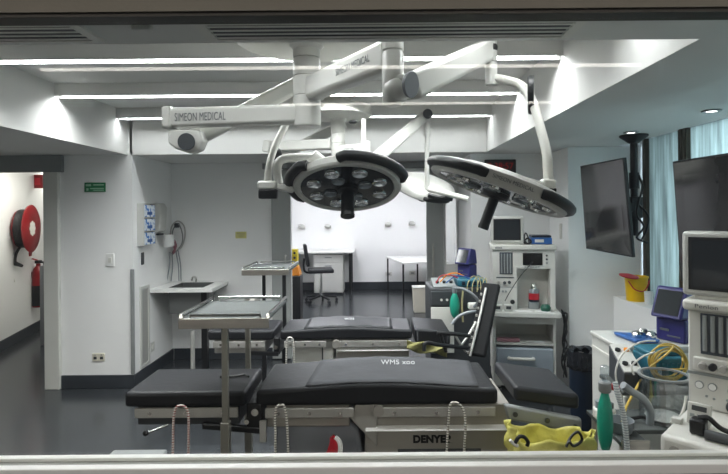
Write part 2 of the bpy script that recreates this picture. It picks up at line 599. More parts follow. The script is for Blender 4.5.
# sliding door leaves of the back opening
def leaf(n, x0, x1, hx, hz0, hz1):
    d = struct(MB().box((x0, YB - .055, .012), (x1, YB - .012, 2.12)).build('door_%d' % n, 'doorgrey', bev=.004))
    MB().tube([(hx, YB - .056, hz0), (hx, YB - .1, hz0 + .012), (hx, YB - .1, hz1 - .012), (hx, YB - .056, hz1)], .012, 8, 3).build('handle', 'rail', d)
leaf(2, -1.155, -.945, -1.0, 1.02, 1.16)
leaf(3, .575, .76, .64, .93, 1.26)
MB_tr = MB().box((-1.25, YB - .07, 2.125), (.93, YB - .005, 2.19))
struct(MB_tr.build('trim_7', 'grey', bev=.004))

# ================================================================== LIGHTS THAT THE PLACE HAS, AND ADDED GALLERY FILL PANELS
SL = ['light strip hidden just behind the ceiling edge beside the observation window',
      'long light strip under the first ceiling beam in view, by the round plate',
      'long white light strip under the middle ceiling beam in view, behind the large spring arms',
      'long white light strip under the last ceiling beam, before the end wall of the recess']
for k, y in enumerate((2.0, 2.9, 3.79, 4.69)):
    o = MB().box((RX0 + .03, y + .007, 2.516), (RX1 - .03, y + .043, 2.5195)).build('linear_ceiling_light', 'ledstrip')
    tag(o, SL[k], 'light', 'light strips across the ceiling recess')
    ld = bpy.data.lights.new('strip_light', 'AREA')
    ld.shape = 'RECTANGLE'
    ld.size, ld.size_y = RX1 - RX0 - .08, .034
    ld.energy = (5, 14.5, 17, 2.4)[k]
    ld.spread = math.radians(148)
    ld.color = (.97, .985, 1.0)
    lo = bpy.data.objects.new('strip_light', ld)
    COL.objects.link(lo)
    lo.location = ((RX0 + RX1) / 2, y + .025, 2.509)
for (x, y), l in zip(((-1.0, 7.4), (.75, 7.4), (-1.0, 9.3), (.75, 9.3)),
                     ('ceiling panel light of the far room, over the office chair side of the doorway', 'ceiling panel light of the far room, just inside the right door leaf',
                      'ceiling panel light of the far room, above the drawer bench', 'ceiling panel light of the far room, above the white table')):
    o = MB().box((x - .3, y - .3, 2.6), (x + .3, y + .3, 2.618)).build('ceiling_panel_light', 'farpanel')
    tag(o, l, 'light', 'far room ceiling lights')
o = MB().box((-4.2, 6.0, 2.28), (-3.4, 6.9, 2.298)).build('ceiling_panel_light', 'corpanel')
tag(o, 'ceiling panel light in the corridor before the hose reel', 'light')
o = MB().box((-5.2, 7.6, 2.28), (-4.4, 8.2, 2.298)).build('ceiling_panel_light', 'corpanel')
tag(o, 'ceiling panel light deeper in the corridor past the extinguisher', 'light')
t = thing('linear_corridor_ceiling_light', 'short lit strip light under the corridor ceiling above the hose reel', 'light', (-3.95, 5.9, 2.16))
MB().box((-4.35, 5.87, 2.172), (-3.5, 5.93, 2.299)).build('housing', 'white', t)
MB().box((-4.34, 5.872, 2.16), (-3.51, 5.928, 2.1715)).build('diffuser', 'corpanel', t)
# viewing gallery strips behind the camera; the observation glass mirrors them
for (px0, py0, px1, py1, d), l in zip(((41, 72.5, 640, 64.5, 2.73), (281, 106, 572, 102.5, 3.68)),
                                      ('gallery light strip, mirrored as the upper pale line in the glass', 'gallery light strip, mirrored as the lower pale line in the glass')):
    a, e = P(px0, py0, d), P(px1, py1, d)
    z = (a.z + e.z) / 2
    y = 2 * .97 - d
    o = MB().box((a.x, y - .012, z), (e.x, y + .012, z + .012)).build('gallery_ceiling_light', 'viewstrip')
    tag(o, l, 'light', 'gallery light strips')
for x, l in ((-3.4, 'gallery ceiling panel light to the doorway side'), (3.4, 'gallery ceiling panel light to the window side')):  # added unseen fill panels, brightening the surfaces that face the gallery
    o = MB().box((x - .6, -1.5, 2.4), (x + .6, -.8, 2.415)).build('gallery_ceiling_light', 'gallerypanel2')
    tag(o, l, 'light', 'gallery light strips')
o = MB().box((-1.6, .05, 2.4), (1.6, .25, 2.415)).build('gallery_ceiling_light', 'gallerypanel')  # added fill panel, outside the mirrored view, to light lintel and sill
tag(o, 'wide gallery ceiling light above the observation window', 'light', 'gallery light strips')
for (px, py), l in zip(((711.5, 110.3), (631, 132)), ('round recessed downlight in the low ceiling above the big wall screen', 'round recessed downlight in the low ceiling beside the black screen pole')):
    p = PZ(px, py, HC)
    t = thing('ceiling_downlight', l, 'light', (p.x, p.y, HC - .006), 0, 'recessed downlights')
    MB().lathe([(.028, .004), (.03, -.003), (.05, -.003), (.052, .0045)], (p.x, p.y, HC - .006), cap=False).build('trim_ring', 'grey', t)
    MB().lathe([(.0, .0), (.028, .0), (.028, .0045), (0, .0045)], (p.x, p.y, HC - .006)).build('bulb', 'downlit', t)
# air grilles in the strip of ceiling by the window
def grille(x0, x1, label):
    y0, y1 = 1.49, 1.645
    t = thing('ceiling_vent', label, 'vent', ((x0 + x1) / 2, (y0 + y1) / 2, HC - .012), 0, 'linear air grilles')
    f = MB()
    f.box((x0, y0, HC - .01), (x1, y0 + .014, HC - .001))
    f.box((x0, y1 - .014, HC - .01), (x1, y1, HC - .001))
    f.box((x0, y0 + .014, HC - .01), (x0 + .03, y1 - .014, HC - .001))
    f.box((x1 - .03, y0 + .014, HC - .01), (x1, y1 - .014, HC - .001))
    f.build('frame', 'offwhite', t)
    MB().box((x0 + .03, y0 + .014, HC - .0022), (x1 - .03, y1 - .014, HC - .0012)).build('backing', 'black', t)  # black sheet paints the dark interior behind the slats
    n = 4
    for k in range(n):
        y = y0 + .014 + (y1 - y0 - .028) * (k + .5) / n
        MB().box((x0 + .03, y - .0075, HC - .0099), (x1 - .03, y + .0045, HC - .0085)).build('slat', 'offwhite', t)
pa = PZ(109, 42, HC).x
pb, pc = PZ(212, 41, HC).x, PZ(567, 37, HC).x
grille(-2.6, pa, 'long slotted air grille in the ceiling above the doorway side')
grille(pb, pc, 'long slotted air grille in the ceiling above the surgical lights')
p = PZ(142, 25.5, HC)
tag(MB().box((p.x - .028, p.y - .012, HC - .016), (p.x + .028, p.y + .012, HC - .001)).build('ceiling_sensor', 'white', bev=.004), 'small white box sensor on the ceiling between the two air grilles', 'sensor')

# ================================================================== CORRIDOR AND LEFT WALL
def wallpt(y, z, off):
    n = V((.968, .25, 0))
    return V((corr_x(y), y, z)) + n * off
rc = P(30.5, 228.5, 6.75)
wn = V((.968, .25, 0))
wd = V((-.25, .968, 0))
t = thing('wall_mounted_hose_reel', 'red fire hose reel with black hose on the corridor wall', 'hose reel', rc - wn * .18)
MB().lathe([(.0, .0), (.305, .0), (.31, .012), (.295, .022), (.1, .02), (0, .02)], rc, wn, 36).build('disc', 'red', t)
MB().lathe([(0, 0), (.24, .0), (.24, -.015), (0, -.015)], rc - wn * .115, wn, 32).build('disc', 'red', t)
for k in range(6):
    pts = [rc - wn * (.022 + .0165 * k) + (wd * math.cos(a) + V((0, 0, 1)) * math.sin(a)) * .235 for a in [2 * PI * i / 28 for i in range(28)]]
    MB().tube(pts, .0155, 8, 0, closed=True).build('hose_coil', 'hose', t)
MB().cyl(rc - wn * .172, rc - wn * .13, .05).build('bracket', 'red', t)
fl = MB()
for k in range(8):
    a = 2 * PI * k / 8
    q = rc + wn * .023 + (wd * math.cos(a) + V((0, 0, 1)) * math.sin(a)) * .07
    fl.lathe([(0, 0), (.03, 0), (.03, .002), (0, .002)], q, wn, 10)
fl.lathe([(0, 0), (.05, 0), (.05, .002), (0, .002)], rc + wn * .0225, wn, 14)
fl.build('rosette_pattern', 'offwhite', t)
MB().plate([rc + wd * -.05 + V((0, 0, -.285)) + wn * .002, rc + wd * .05 + V((0, 0, -.285)) + wn * .002, rc + wd * .04 + V((0, 0, -.36)) + wn * .002, rc + wd * -.04 + V((0, 0, -.36)) + wn * .002], .012).build('tab', 'red', t, bev=.008)
q = rc - wn * .1
MB().tube([q + V((0, 0, -.225)) - wd * .05, q + V((-.02, -.08, -.32)), q + V((-.02, -.1, -.42)), q + V((.03, -.12, -.46))], .017, 8, 5).build('nozzle_hose', 'hose', t)
MB().cyl(q + V((.0, -.12, -.44)), q + V((.09, -.13, -.47)), .028, .018).build('nozzle', 'black', t)
MB().tube([q + V((-.03, -.1, -.42)), q + V((-.05, -.1, -.55)), q + V((-.03, -.1, -.68))], .006, 6).build('pull_chain', 'offwhite', t)
e = P(38.5, 285, 7.22)
e.z = .36
t = thing('wall_mounted_fire_extinguisher', 'red fire extinguisher with black lower sleeve on the corridor wall', 'fire extinguisher', e)
MB().lathe([(.0, 0), (.07, .0), (.078, .015), (.078, .46), (.06, .53), (.028, .57), (.028, .6), (0, .6)], e).build('cylinder', 'red', t)
MB().lathe([(.0795, .02), (.0795, .3)], e, cap=False).build('sleeve', 'black', t)
MB().cbox(e + V((0, 0, .625)), (.05, .09, .04)).build('valve', 'black', t, bev=.005)
MB().bar(e + V((0, -.03, .65)), e + V((.02, -.15, .68)), .025, .012).build('lever', 'redsat', t)
MB().tube([e + V((.03, 0, .62)), e + V((.1, -.03, .6)), e + V((.1, -.05, .4)), e + V((.09, -.04, .2))], .012).build('hose', 'black', t)
MB().cbox(e - wn * .085 + V((0, 0, .45)), (.02, .07, .08), (0, 0, math.atan2(.25, .968))).build('bracket', 'red', t)
q = P(38, 181.5, 7.3)
t = thing('hose_reel_sign', 'small red projecting sign high above the fire hose reel', 'sign', q - V((0, 0, .1)))
MB().cbox(q, (.14, .02, .19)).build('panel', 'red', t, bev=.004)
MB().cbox(q + V((0, -.012, .0)), (.075, .003, .1)).build('symbol', 'redsat', t)
MB().bar(q - V((.07, 0, 0)), (corr_x(7.3) + .003, 7.3, q.z), .03, .03).build('arm', 'red', t)
tag(MB().box((-4.20, 6.5, .001), (-4.125, 6.58, 1.0)).build('corner_guard_post', 'guard', bev=.006), 'low grey steel post in the doorway, under the extinguisher', 'post')
q = P(95.5, 187.3, RY1)
t = thing('exit_sign', 'small green and white exit direction sign on white wall', 'sign', (q.x, RY1 - .012, q.z - .045))
MB().cbox((q.x, RY1 - .007, q.z), (.198, .01, .088)).build('panel', 'green', t, bev=.002)
for dx, dz, ww, hh in ((-.06, .02, .05, .02), (.035, .022, .1, .012), (.02, -.012, .13, .01), (.035, -.028, .1, .008), (-.07, -.02, .02, .024)):
    MB().cbox((q.x + dx, RY1 - .0126, q.z + dz), (ww, .001, hh)).build('print', 'greentext', t)
q = P(110.5, 260, RY1)
t = thing('light_switch', 'white rocker light switch plate on the wall beside the doorway', 'switch', (q.x, RY1 - .01, q.z - .06))
MB().cbox((q.x, RY1 - .006, q.z), (.078, .01, .122)).build('plate', 'alu', t, bev=.004)
MB().cbox((q.x, RY1 - .013, q.z), (.03, .008, .05)).build('rocker', 'offwhite', t, bev=.002)
q = P(99, 357, RY1)
t = thing('wall_socket', 'beige double power socket low on white wall above the skirting', 'socket', (q.x, RY1 - .01, q.z - .04))
MB().cbox((q.x, RY1 - .006, q.z), (.118, .01, .076)).build('plate', 'cream', t, bev=.004)
for dx in (-.03, .03):
    MB().cbox((q.x + dx, RY1 - .0125, q.z - .006), (.03, .003, .026)).build('outlet', 'dgrey', t, bev=.002)
    MB().cbox((q.x + dx, RY1 - .0125, q.z + .022), (.014, .004, .014)).build('switch', 'steelwarm', t)
tag(MB().box((-2.31, RY1 - .018, .13), (-2.2745, RY1 - .001, 1.12)).build('corner_guard_trim', 'grey', bev=.004), 'grey steel guard strip on the wall corner beside the air grille', 'corner guard')
SX = -2.29
def side(px, py):
    return PX(px, py, SX)
# return-air grille in the alcove's side wall
a, b_ = side(139.5, 330).y, side(148.5, 330).y
t = thing('wall_vent', 'tall white framed perforated air grille on the alcove side wall', 'vent', (SX + .01, (a + b_) / 2, .1))
f = MB()
z0, z1 = .14, .93
for lo, hi in (((a, z0), (a + .03, z1)), ((b_ - .03, z0), (b_, z1)), ((a + .03, z0), (b_ - .03, z0 + .03)), ((a + .03, z1 - .03), (b_ - .03, z1))):
    f.box((SX + .001, lo[0], lo[1]), (SX + .016, hi[0], hi[1]))
f.build('frame', 'white', t)
MB().box((SX + .001, a + .03, z0 + .03), (SX + .008, b_ - .03, z1 - .03)).build('grille', 'mesh', t)
q = side(151.5, 347)
t = thing('wall_socket', 'single white socket low on the alcove side wall beside the grille', 'socket', (SX + .006, q.y, q.z - .04))
MB().box((SX + .001, q.y - .05, q.z - .045), (SX + .012, q.y + .05, q.z + .045)).build('plate', 'white', t, bev=.003)
MB().box((SX + .012, q.y - .02, q.z - .015), (SX + .017, q.y + .02, q.z + .02)).build('switch', 'offwhite', t)
q = side(142, 258.5)
tag(MB().box((SX + .001, q.y - .025, q.z - .06), (SX + .012, q.y + .025, q.z + .06)).build('slot_switch', 'dgrey', bev=.003), 'narrow dark slot plate on the alcove wall under the glove rack', 'switch')
# glove box rack with cartons
y0, y1 = 5.0, 5.27
za, zb = 1.335, 1.745
t = thing('wall_mounted_glove_rack', 'white wall rack for glove boxes beside the alcove corner', 'rack', (SX + .001, (y0 + y1) / 2, za))
rk = MB()
rk.box((SX + .001, y0, za), (SX + .01, y1, zb))
rk.box((SX + .01, y0, za), (SX + .068, y0 + .006, zb))
rk.box((SX + .01, y1 - .006, za), (SX + .068, y1, zb))
for k in range(4):
    z = za + (zb - za - .006) * k / 3
    rk.box((SX + .01, y0 + .006, z), (SX + .068, y1 - .006, z + .006))
rk.build('frame', 'white', t)
for k, l in enumerate(('bottom', 'middle', 'top')):
    z = za + (zb - za - .006) * k / 3 + .007
    q = thing('glove_box', 'blue and white carton of gloves in the %s slot of the wall rack' % l, 'box', (SX + .035, (y0 + y1) / 2, z), 0, 'glove cartons in the wall rack')
    MB().box((SX + .012, y0 + .012, z), (SX + .065, y1 - .012, z + .115)).build('carton', 'bluebox', q, bev=.002)
    MB().box((SX + .065, y0 + .08, z + .02), (SX + .067, y1 - .08, z + .05)).build('opening', 'blue', q)
# towel dispenser
y0, y1 = 5.33, 5.5
z0, z1 = 1.43, 1.75
t = thing('wall_mounted_towel_dispenser', 'white paper towel dispenser on the alcove wall next to the glove rack', 'dispenser', (SX + .001, 5.42, z0))
MB().prism([(SX + .001, y0, z0), (SX + .08, y0, z0 + .03), (SX + .095, y0, z1 - .05), (SX + .07, y0, z1), (SX + .001, y0, z1)], (0, y1 - y0, 0)).build('cover', 'white', t, bev=.012)
MB().box((SX + .02, y0 + .03, z0 - .012), (SX + .065, y1 - .03, z0 + .005)).build('slot', 'dgrey', t)
q = V((SX + .08, 5.56, 1.29))
tag(MB().lathe([(.05, 0), (.055, .01), (.06, .07), (.05, .125), (.02, .128)], q, n=20).build('hanging_paper_roll', 'paper'), 'white paper roll below the towel dispenser', 'paper roll')
# tubes hanging on the alcove wall
t = thing('hanging_tubing', 'grey and pink tubing looped on the back alcove wall above the sink', 'tubing', (-1.93, 5.8, .92))
hk = P(176, 225, 5.8)
MB().box((hk.x - .02, YB - .05, hk.z - .03), (hk.x + .02, YB - .0015, hk.z + .02)).build('hook', 'dgrey', t)
def wl(pts, d=5.79):
    return [P(a, b, d + .012 * (i % 2)) for i, (a, b) in enumerate(pts)]
MB().tube(wl([(170, 236), (172, 226), (178, 221), (184, 226), (185, 236), (182, 246), (178, 250)]), .008, 7).build('tube', 'rail', t)
MB().tube(wl([(172, 240), (173, 230), (178, 224), (182, 232), (182, 243), (176, 252)], 5.81), .007, 7).build('tube', 'grey', t)
MB().tube(wl([(170, 234), (172, 242), (175, 250), (172, 254), (176, 246), (173, 238)], 5.77), .012, 7).build('tube', 'tubepink', t)
for a in ((170, 252, 167, 280), (172, 253, 171, 281), (176, 252, 179, 281), (178, 250, 181, 281), (167, 250, 165, 279)):
    MB().tube([P(a[0], a[1], 5.76), P((a[0] + a[2]) / 2 + 1, (a[1] + a[3]) / 2, 5.74), P(a[2], a[3], 5.72)], .0065, 6).build('tube', 'tubegrey', t)
q = P(241, 235, YB)
t = thing('sticky_note_sign', 'small yellow note stuck on the grey back wall', 'note', (q.x, YB - .003, q.z - .04))
MB().cbox((q.x, YB - .0022, q.z), (.125, .002, .075)).build('card', 'yelnote', t)
for k in range(3):
    MB().cbox((q.x, YB - .0037, q.z + .02 - .02 * k), (.09 - .02 * k, .0006, .005)).build('print', 'texts', t)
# sink bench
t = thing('sink_bench', 'white bench with a steel basin in the alcove under the tubing', 'sink', (-1.96, 5.55, 0))
zt = .875
x0, x1, y0, y1 = SX + .003, -1.66, 5.27, YB - .003
bx0, bx1, by0, by1 = -2.14, -1.78, 5.37, 5.75
tp = MB()
tp.box((x0, y0, zt - .035), (bx0, y1, zt))
tp.box((bx1, y0, zt - .035), (x1, y1, zt))
tp.box((bx0, y0, zt - .035), (bx1, by0, zt))
tp.box((bx0, by1, zt - .035), (bx1, y1, zt))
tp.build('worktop', 'alu', t)
bs = MB()
bs.box((bx0, by0, zt - .27), (bx1, by1, zt - .26))
for lo, hi in (((bx0, by0), (bx0 + .008, by1)), ((bx1 - .008, by0), (bx1, by1)), ((bx0 + .008, by0), (bx1 - .008, by0 + .008)), ((bx0 + .008, by1 - .008), (bx1 - .008, by1))):
    bs.box((lo[0], lo[1], zt - .26), (hi[0], hi[1], zt + .003))
bs.build('basin', 'basin', t, bev=.03)
MB().box((-1.80, 5.36, .001), (-1.74, 5.42, zt - .036)).build('leg', 'black', t)
MB().cyl((-1.94, 5.5, .001), (-1.94, 5.5, .4), .022).build('leg', 'white', t)
MB().tube([(-1.94, 5.55, zt - .27), (-1.94, 5.55, .5), (-1.88, 5.52, .45), (-1.82, 5.52, .48), (-1.80, 5.6, .5), (-1.80, 5.75, .5)], .022, 10).build('trap_pipe', 'white', t)
MB().tube([(-2.0, 5.79, zt), (-2.0, 5.79, zt + .05), (-2.0, 5.7, zt + .07), (-2.0, 5.66, zt + .04)], .011, 8).build('tap', 'chrome', t)

# ================================================================== FAR ROOM
t = thing('office_bench', 'white topped bench with black legs against the far room wall', 'bench', (-1.2, 10.6, 0))
zt = .86
MB().box((-2.2, 10.2, zt - .035), (-.42, 10.93, zt)).build('bench_top', 'alu', t, bev=.004)
for x in (-.5, -2.13, -1.63):
    for y in (10.26, 10.87):
        MB().box((x - .025, y - .025, .001), (x + .025, y + .025, zt - .036)).build('leg', 'black', t)
t = thing('drawer_pedestal', 'white drawer cabinet under the far room bench', 'drawer unit', (-.98, 10.55, 0))
MB().box((-1.22, 10.28, .04), (-.64, 10.84, .80)).build('body', 'white', t, bev=.004)
for z0, z1 in ((.64, .79), (.06, .625)):
    d = MB().box((-1.21, 10.262, z0), (-.65, 10.279, z1)).build('drawer', 'white', t, bev=.003)
    MB().box((-1.0, 10.247, z1 - .06), (-.86, 10.262, z1 - .04)).build('handle', 'grey', d)
MB().box((-1.2, 10.3, .001), (-.66, 10.8, .04)).build('plinth', 'dgrey', t)
# office chair
cx, cy = -1.0, 9.5
t = thing('office_chair', 'black swivel chair turned sideways before the far room bench', 'chair', (cx, cy, 0), math.radians(100))
WMt = WM[t.name]
def L(x, y, z):
    return WMt @ V((x, y, z))
# local: front is -y
MB(WMt).cbox((0, 0, .575), (.45, .45, .07)).build('seat', 'pad', t, bev=.025, seg=3)
MB(WMt).cbox((0, .26, .86), (.38, .06, .4), (math.radians(-8), 0, 0)).build('backrest', 'pad', t, bev=.025, seg=3)
MB(WMt).tube([(0, .1, .54), (0, .27, .55), (0, .31, .65), (0, .3, .8)], .02, 8).build('back_bar', 'black', t)
MB().cyl((cx, cy, .12), (cx, cy, .54), .028).build('gas_column', 'chrome', t)
for k in range(5):
    a = 2 * PI * k / 5 + .3
    e = V((cx + math.cos(a) * .29, cy + math.sin(a) * .29, .075))
    lg = MB().bar((cx, cy, .12), e, .045, .03, w1=.03, h1=.025).build('base_arm', 'black', t)
    MB().cyl(e + V((-.02 * math.sin(a), .02 * math.cos(a), -.045)), e + V((.02 * math.sin(a), -.02 * math.cos(a), -.045)), .029).build('castor', 'black', lg)
# white table
t = thing('side_table', 'white table with thin black legs in the far room', 'table', (.75, 10.1, 0))
zt = .72
pts = [(.22, 10.6), (.49, 9.32), (1.35, 9.5), (1.08, 10.75)]
MB().prism([(x, y, zt - .03) for x, y in pts], (0, 0, .03)).build('table_top', 'alu', t, bev=.003)
for x, y in ((.25, 10.56), (.5, 9.38), (1.28, 9.55), (.86, 10.66)):
    MB().box((x - .016, y - .016, .001), (x + .016, y + .016, zt - .031)).build('leg', 'black', t)
for k, ((px, py), l) in enumerate(zip(((302, 226), (328, 226), (388, 224), (411.5, 223)), (
        'white dome fitting on the far wall, over the chair back', 'white dome fitting on the far wall, over the drawer cabinet',
        'white dome fitting on the far wall, over the near end of the white table', 'white dome fitting on the far wall, beside the right door leaf'))):
    q = P(px, py, YF)
    t = thing('wall_mounted_fitting', l, 'wall fitting', (q.x, YF - .06, q.z - .06), 0, 'dome fittings on the far wall')
    MB().ball((q.x, YF - .075, q.z), .07, (1, .9, .65)).build('dome', 'white', t)
    MB().box((q.x - .07, YF - .03, q.z - .06), (q.x + .07, YF - .0015, q.z - .02)).build('bracket', 'offwhite', t)
for (px, py), l in zip(((388.5, 274), (412.5, 273)), ('white double socket on the far wall beside the table leg', 'white double socket on the far wall next to the doorway edge')):
    q = P(px, py, YF)
    t = thing('wall_socket', l, 'socket', (q.x, YF - .01, q.z - .04), 0, 'far wall sockets')
    MB().cbox((q.x, YF - .007, q.z), (.13, .011, .09)).build('plate', 'offwhite', t)
    MB().cbox((q.x, YF - .0145, q.z), (.07, .004, .03)).build('switch', 'grey', t)
q = P(420, 300, 8.45)
t = thing('waste_bin', 'cream plastic bin just inside the back opening', 'bin', (q.x, 8.5, 0))
MB().hexa([(q.x - .1, 8.38, .001), (q.x + .12, 8.38, .001), (q.x + .12, 8.6, .001), (q.x - .1, 8.6, .001),
           (q.x - .12, 8.36, .4), (q.x + .14, 8.36, .4), (q.x + .14, 8.62, .4), (q.x - .12, 8.62, .4)]).build('body', 'cream', t, bev=.012)
MB().box((q.x - .125, 8.355, .4), (q.x + .145, 8.625, .415)).build('rim', 'offwhite', t, bev=.004)
x = P(296, 290, 7.2).x
t = thing('equipment_case', 'tall black case with orange top at the edge of the back opening', 'case', (x, 7.2, 0))
MB().box((x - .16, 7.08, .001), (x + .075, 7.35, .77)).build('body', 'black', t, bev=.01)
MB().hexa([(x - .15, 7.09, .771), (x + .07, 7.09, .771), (x + .07, 7.34, .771), (x - .15, 7.34, .771), (x - .13, 7.12, .90), (x + .04, 7.12, .9), (x + .04, 7.3, .9), (x - .13, 7.3, .9)]).build('lid', 'orange', t, bev=.015)
t = thing('yellow_dispenser_box', 'yellow card box with black dots on the orange topped case', 'box', (x, 7.2, .901))
MB().box((x - .12, 7.16, .902), (x + .03, 7.26, 1.13)).build('carton', 'yelsign', t)
for k in range(3):
    MB().cyl((x - .01, 7.159, .95 + .065 * k), (x - .01, 7.156, .95 + .065 * k), .017, n=10).build('dot', 'black', t)

# ================================================================== SURGICAL LIGHTS
def frame(c, u, x):
    """matrix with local z along u and local x near x, origin at c"""
    z = V(u).normalized()
    xx = V(x)
    xx = (xx - z * xx.dot(z)).normalized()
    y = z.cross(xx)
    m = Matrix((xx, y, z)).transposed().to_4x4()
    m.translation = V(c)
    return m

def arc(R, z, a0, a1, n=14):
    return [(R * math.cos(a0 + (a1 - a0) * i / n), R * math.sin(a0 + (a1 - a0) * i / n), z) for i in range(n + 1)]

def lamp_head(t, m, R, grips, letter=None, hl=.13, hr=.12, dome=1.0, gs=1.05, gz=.028, gr=.07):
    """round operating lamp: local -z shines; the part is the shell, the rest are its sub-parts"""
    h = MB(m).lathe([(.86 * R, .006), (.88 * R, -.002), (.97 * R, -.002), (R, .008), (R, .04), (.95 * R, .04 + .02 * dome), (.7 * R, .04 + .045 * dome), (.3 * R, .04 + .06 * dome), (0, .04 + .062 * dome)], n=44).build('lamp_head', 'white', t)
    MB(m).lathe([(0, .004), (.86 * R, .004), (.86 * R, .01), (0, .01)], n=40).build('lens_plate', 'lens', h)
    for k in range(8):
        a = 2 * PI * (k + .5) / 8
        cc = (math.cos(a) * .64 * R, math.sin(a) * .64 * R, -.001)
        MB(m).lathe([(0, .004), (.1 * R, -.002), (.13 * R, -.004), (.14 * R, .004)], cc, n=16).build('lamp_lens', 'led', h)
    for k in range(4):
        a = 2 * PI * (k + .5) / 4 + .35
        cc = (math.cos(a) * .36 * R, math.sin(a) * .36 * R, -.001)
        MB(m).lathe([(0, .004), (.09 * R, -.002), (.12 * R, -.004), (.13 * R, .004)], cc, n=16).build('lamp_lens', 'lampglass', h)
    MB(m).lathe([(.0, .003), (.2 * R, .003), (.19 * R, -.012), (hr * R, -.02), (hr * R * .96, -hl + .02), (hr * R * 1.05, -hl + .01), (hr * R, -hl), (0, -hl)], n=22).build('handle', 'black', h)
    for a0, a1 in grips:
        p = arc(R * gs, gz, a0, a1)
        p = [V(q) * 1 for q in p]
        p[0] = V(p[0]) * .94
        p[-1] = V(p[-1]) * .94
        MB(m).tube(p, R * gr, 10, 0).build('grip', 'black', h)
    if letter:
        body, ang, size = letter
        d = V((math.cos(ang), math.sin(ang), 0))
        tx = V((-math.sin(ang), math.cos(ang), 0))
        R3 = m.to_3x3()
        text(h, 'lettering', body, size, m @ (d * (R + .0015) + V((0, 0, .016)) - tx * size * len(body) * .27), R3 @ tx, R3 @ V((0, 0, 1)), 'texts', .9)
    return h

def mast(t, x, y, zt, z0, rp, rc, zc, th=.03):
    """ceiling plate, hidden neck and column of a pendant"""
    MB().lathe([(0, zt - .012), (rc * 1.35, zt - .012), (rp * .9, zt), (rp, zt + .012), (rp, zt + th), (rp * .9, zt + th + .005), (.11, zt + th + .01), (.11, zc - .002), (0, zc - .002)], (x, y, 0), n=48).build('mounting_plate', 'offwhite', t)
    h = zt - .012 - z0
    prof = [(0, z0), (rc * .9, z0), (rc, z0 + .008)]
    for f in (.38, .62, .84):
        z = z0 + h * f
        prof += [(rc, z - .004), (rc * .94, z - .002), (rc * .94, z + .002), (rc, z + .004)]
    prof += [(rc, zt - .03), (rc * 1.25, zt - .012)]
    MB().lathe(prof, (x, y, 0), n=32).build('column', 'white', t)

# ---- near pendant: one arm left with the big lamp, one arm right with the tilted lamp
NX, NY = P(307, 90, 2.45).x, 2.45
t = thing('ceiling_surgical_light', 'white twin-lamp surgical light hung over the front operating table', 'surgical light', (NX, NY, 2.05))
mast(t, NX, NY, 2.44, 2.045, .335, .064, RZ)
# upper arm to the right
a0, a1 = P(312, 87.5, 2.42), P(392, 56, 1.9)
zz = (a0.z + a1.z) / 2
a0.z = a1.z = zz
arm = MB().bar(a0, a1, .085, .108, w1=.075, h1=.118).build('upper_arm', 'white', t, bev=.022, seg=3)
ax = (a1 - a0).normalized()
sd = V((-ax.y, ax.x, 0))
if sd.y > 0:
    sd = -sd
text(arm, 'lettering', 'SIMEON MEDICAL', .042, a0 + (a1 - a0) * .47 + sd * .0445 + V((0, 0, -.012)), ax, (0, 0, 1), 'texts', .72)
k0 = P(393, 70, 1.9)
el = MB().lathe([(0, -.13), (.03, -.128), (.04, -.115), (.04, .06), (.036, .066), (.036, .07), (.04, .074), (.04, .165), (0, .17)], (k0.x, k0.y, zz - .06), n=26).build('elbow_joint', 'white', t)
k1 = P(411, 86, 1.88)
MB().bar((k0.x, k0.y, k1.z), k1, .07, .085).build('elbow_link', 'white', el, bev=.02, seg=3)
MB().ball((k0.x + .012, k0.y - .006, k1.z - .012), .052, (1, 1, .95)).build('elbow_housing', 'white', el)
s1 = P(490, 49, 2.3)
k1 = P(409, 88, 1.9)
sa = MB().bar(k1, s1, .075, .1, w1=.07, h1=.095).build('spring_arm', 'white', t, bev=.018, seg=3)
dirx = V((.72, -.69, 0)).normalized()
MB().lathe([(0, 0), (.043, 0), (.046, .006), (.046, .014), (0, .014)], k1 + V((-.004, -.05, .0)), V((.80, -.58, -.15)), n=26).build('pivot_cap', 'guard', sa)
j0 = P(491, 47, 2.28)
jt = MB().lathe([(0, 0), (.026, 0), (.026, .095), (.022, .098), (.026, .101), (.026, .2), (0, .2)], (j0.x, j0.y, P(491, 85, 2.28).z), n=20).build('swivel_tube', 'white', t)
MB().ball((j0.x, j0.y, j0.z - .005), .03).build('joint_cap', 'black', jt)
hang = [P(492, 78, 2.28), P(505, 80, 2.25), P(522, 86, 2.2), P(533, 103, 2.12), P(541, 130, 2.05), P(547, 155, 2.0), P(548.5, 180, 1.98)]
hg = MB().tube(hang, .019, 12, 6).build('lamp_hanger', 'offwhite', t)
q = P(531, 95, 2.15)
pd = MB().lathe([(0, -.012), (.075, -.012), (.08, -.006), (.08, .012), (0, .012)], q, V((.93, -.3, .0)), n=30).build('brake_disc', 'black', hg)
# tilted lamp on the right
c2 = P(496, 193.5, 1.86)
m2 = frame(c2, (.36, .0, .933), (.933, 0, -.36))
lamp_head(t, m2, .25, [(-3.2, -1.98), (-1.2, .1)], ('SIMEON MEDICAL', -1.62, .018), .135, .075, .55, 1.03, .026, .07)
bl = MB().cbox(P(547.5, 184, 1.95), (.05, .06, .034), (0, math.radians(8), 0)).build('yoke_block', 'offwhite', t, bev=.008)
MB().cbox(P(549, 190.5, 1.95), (.042, .05, .02), (0, math.radians(8), 0)).build('yoke_clamp', 'black', bl, bev=.004)
MB().bar(P(540, 186, 1.95), P(505, 176, 1.93), .05, .03).build('yoke_bar', 'white', bl, bev=.008)
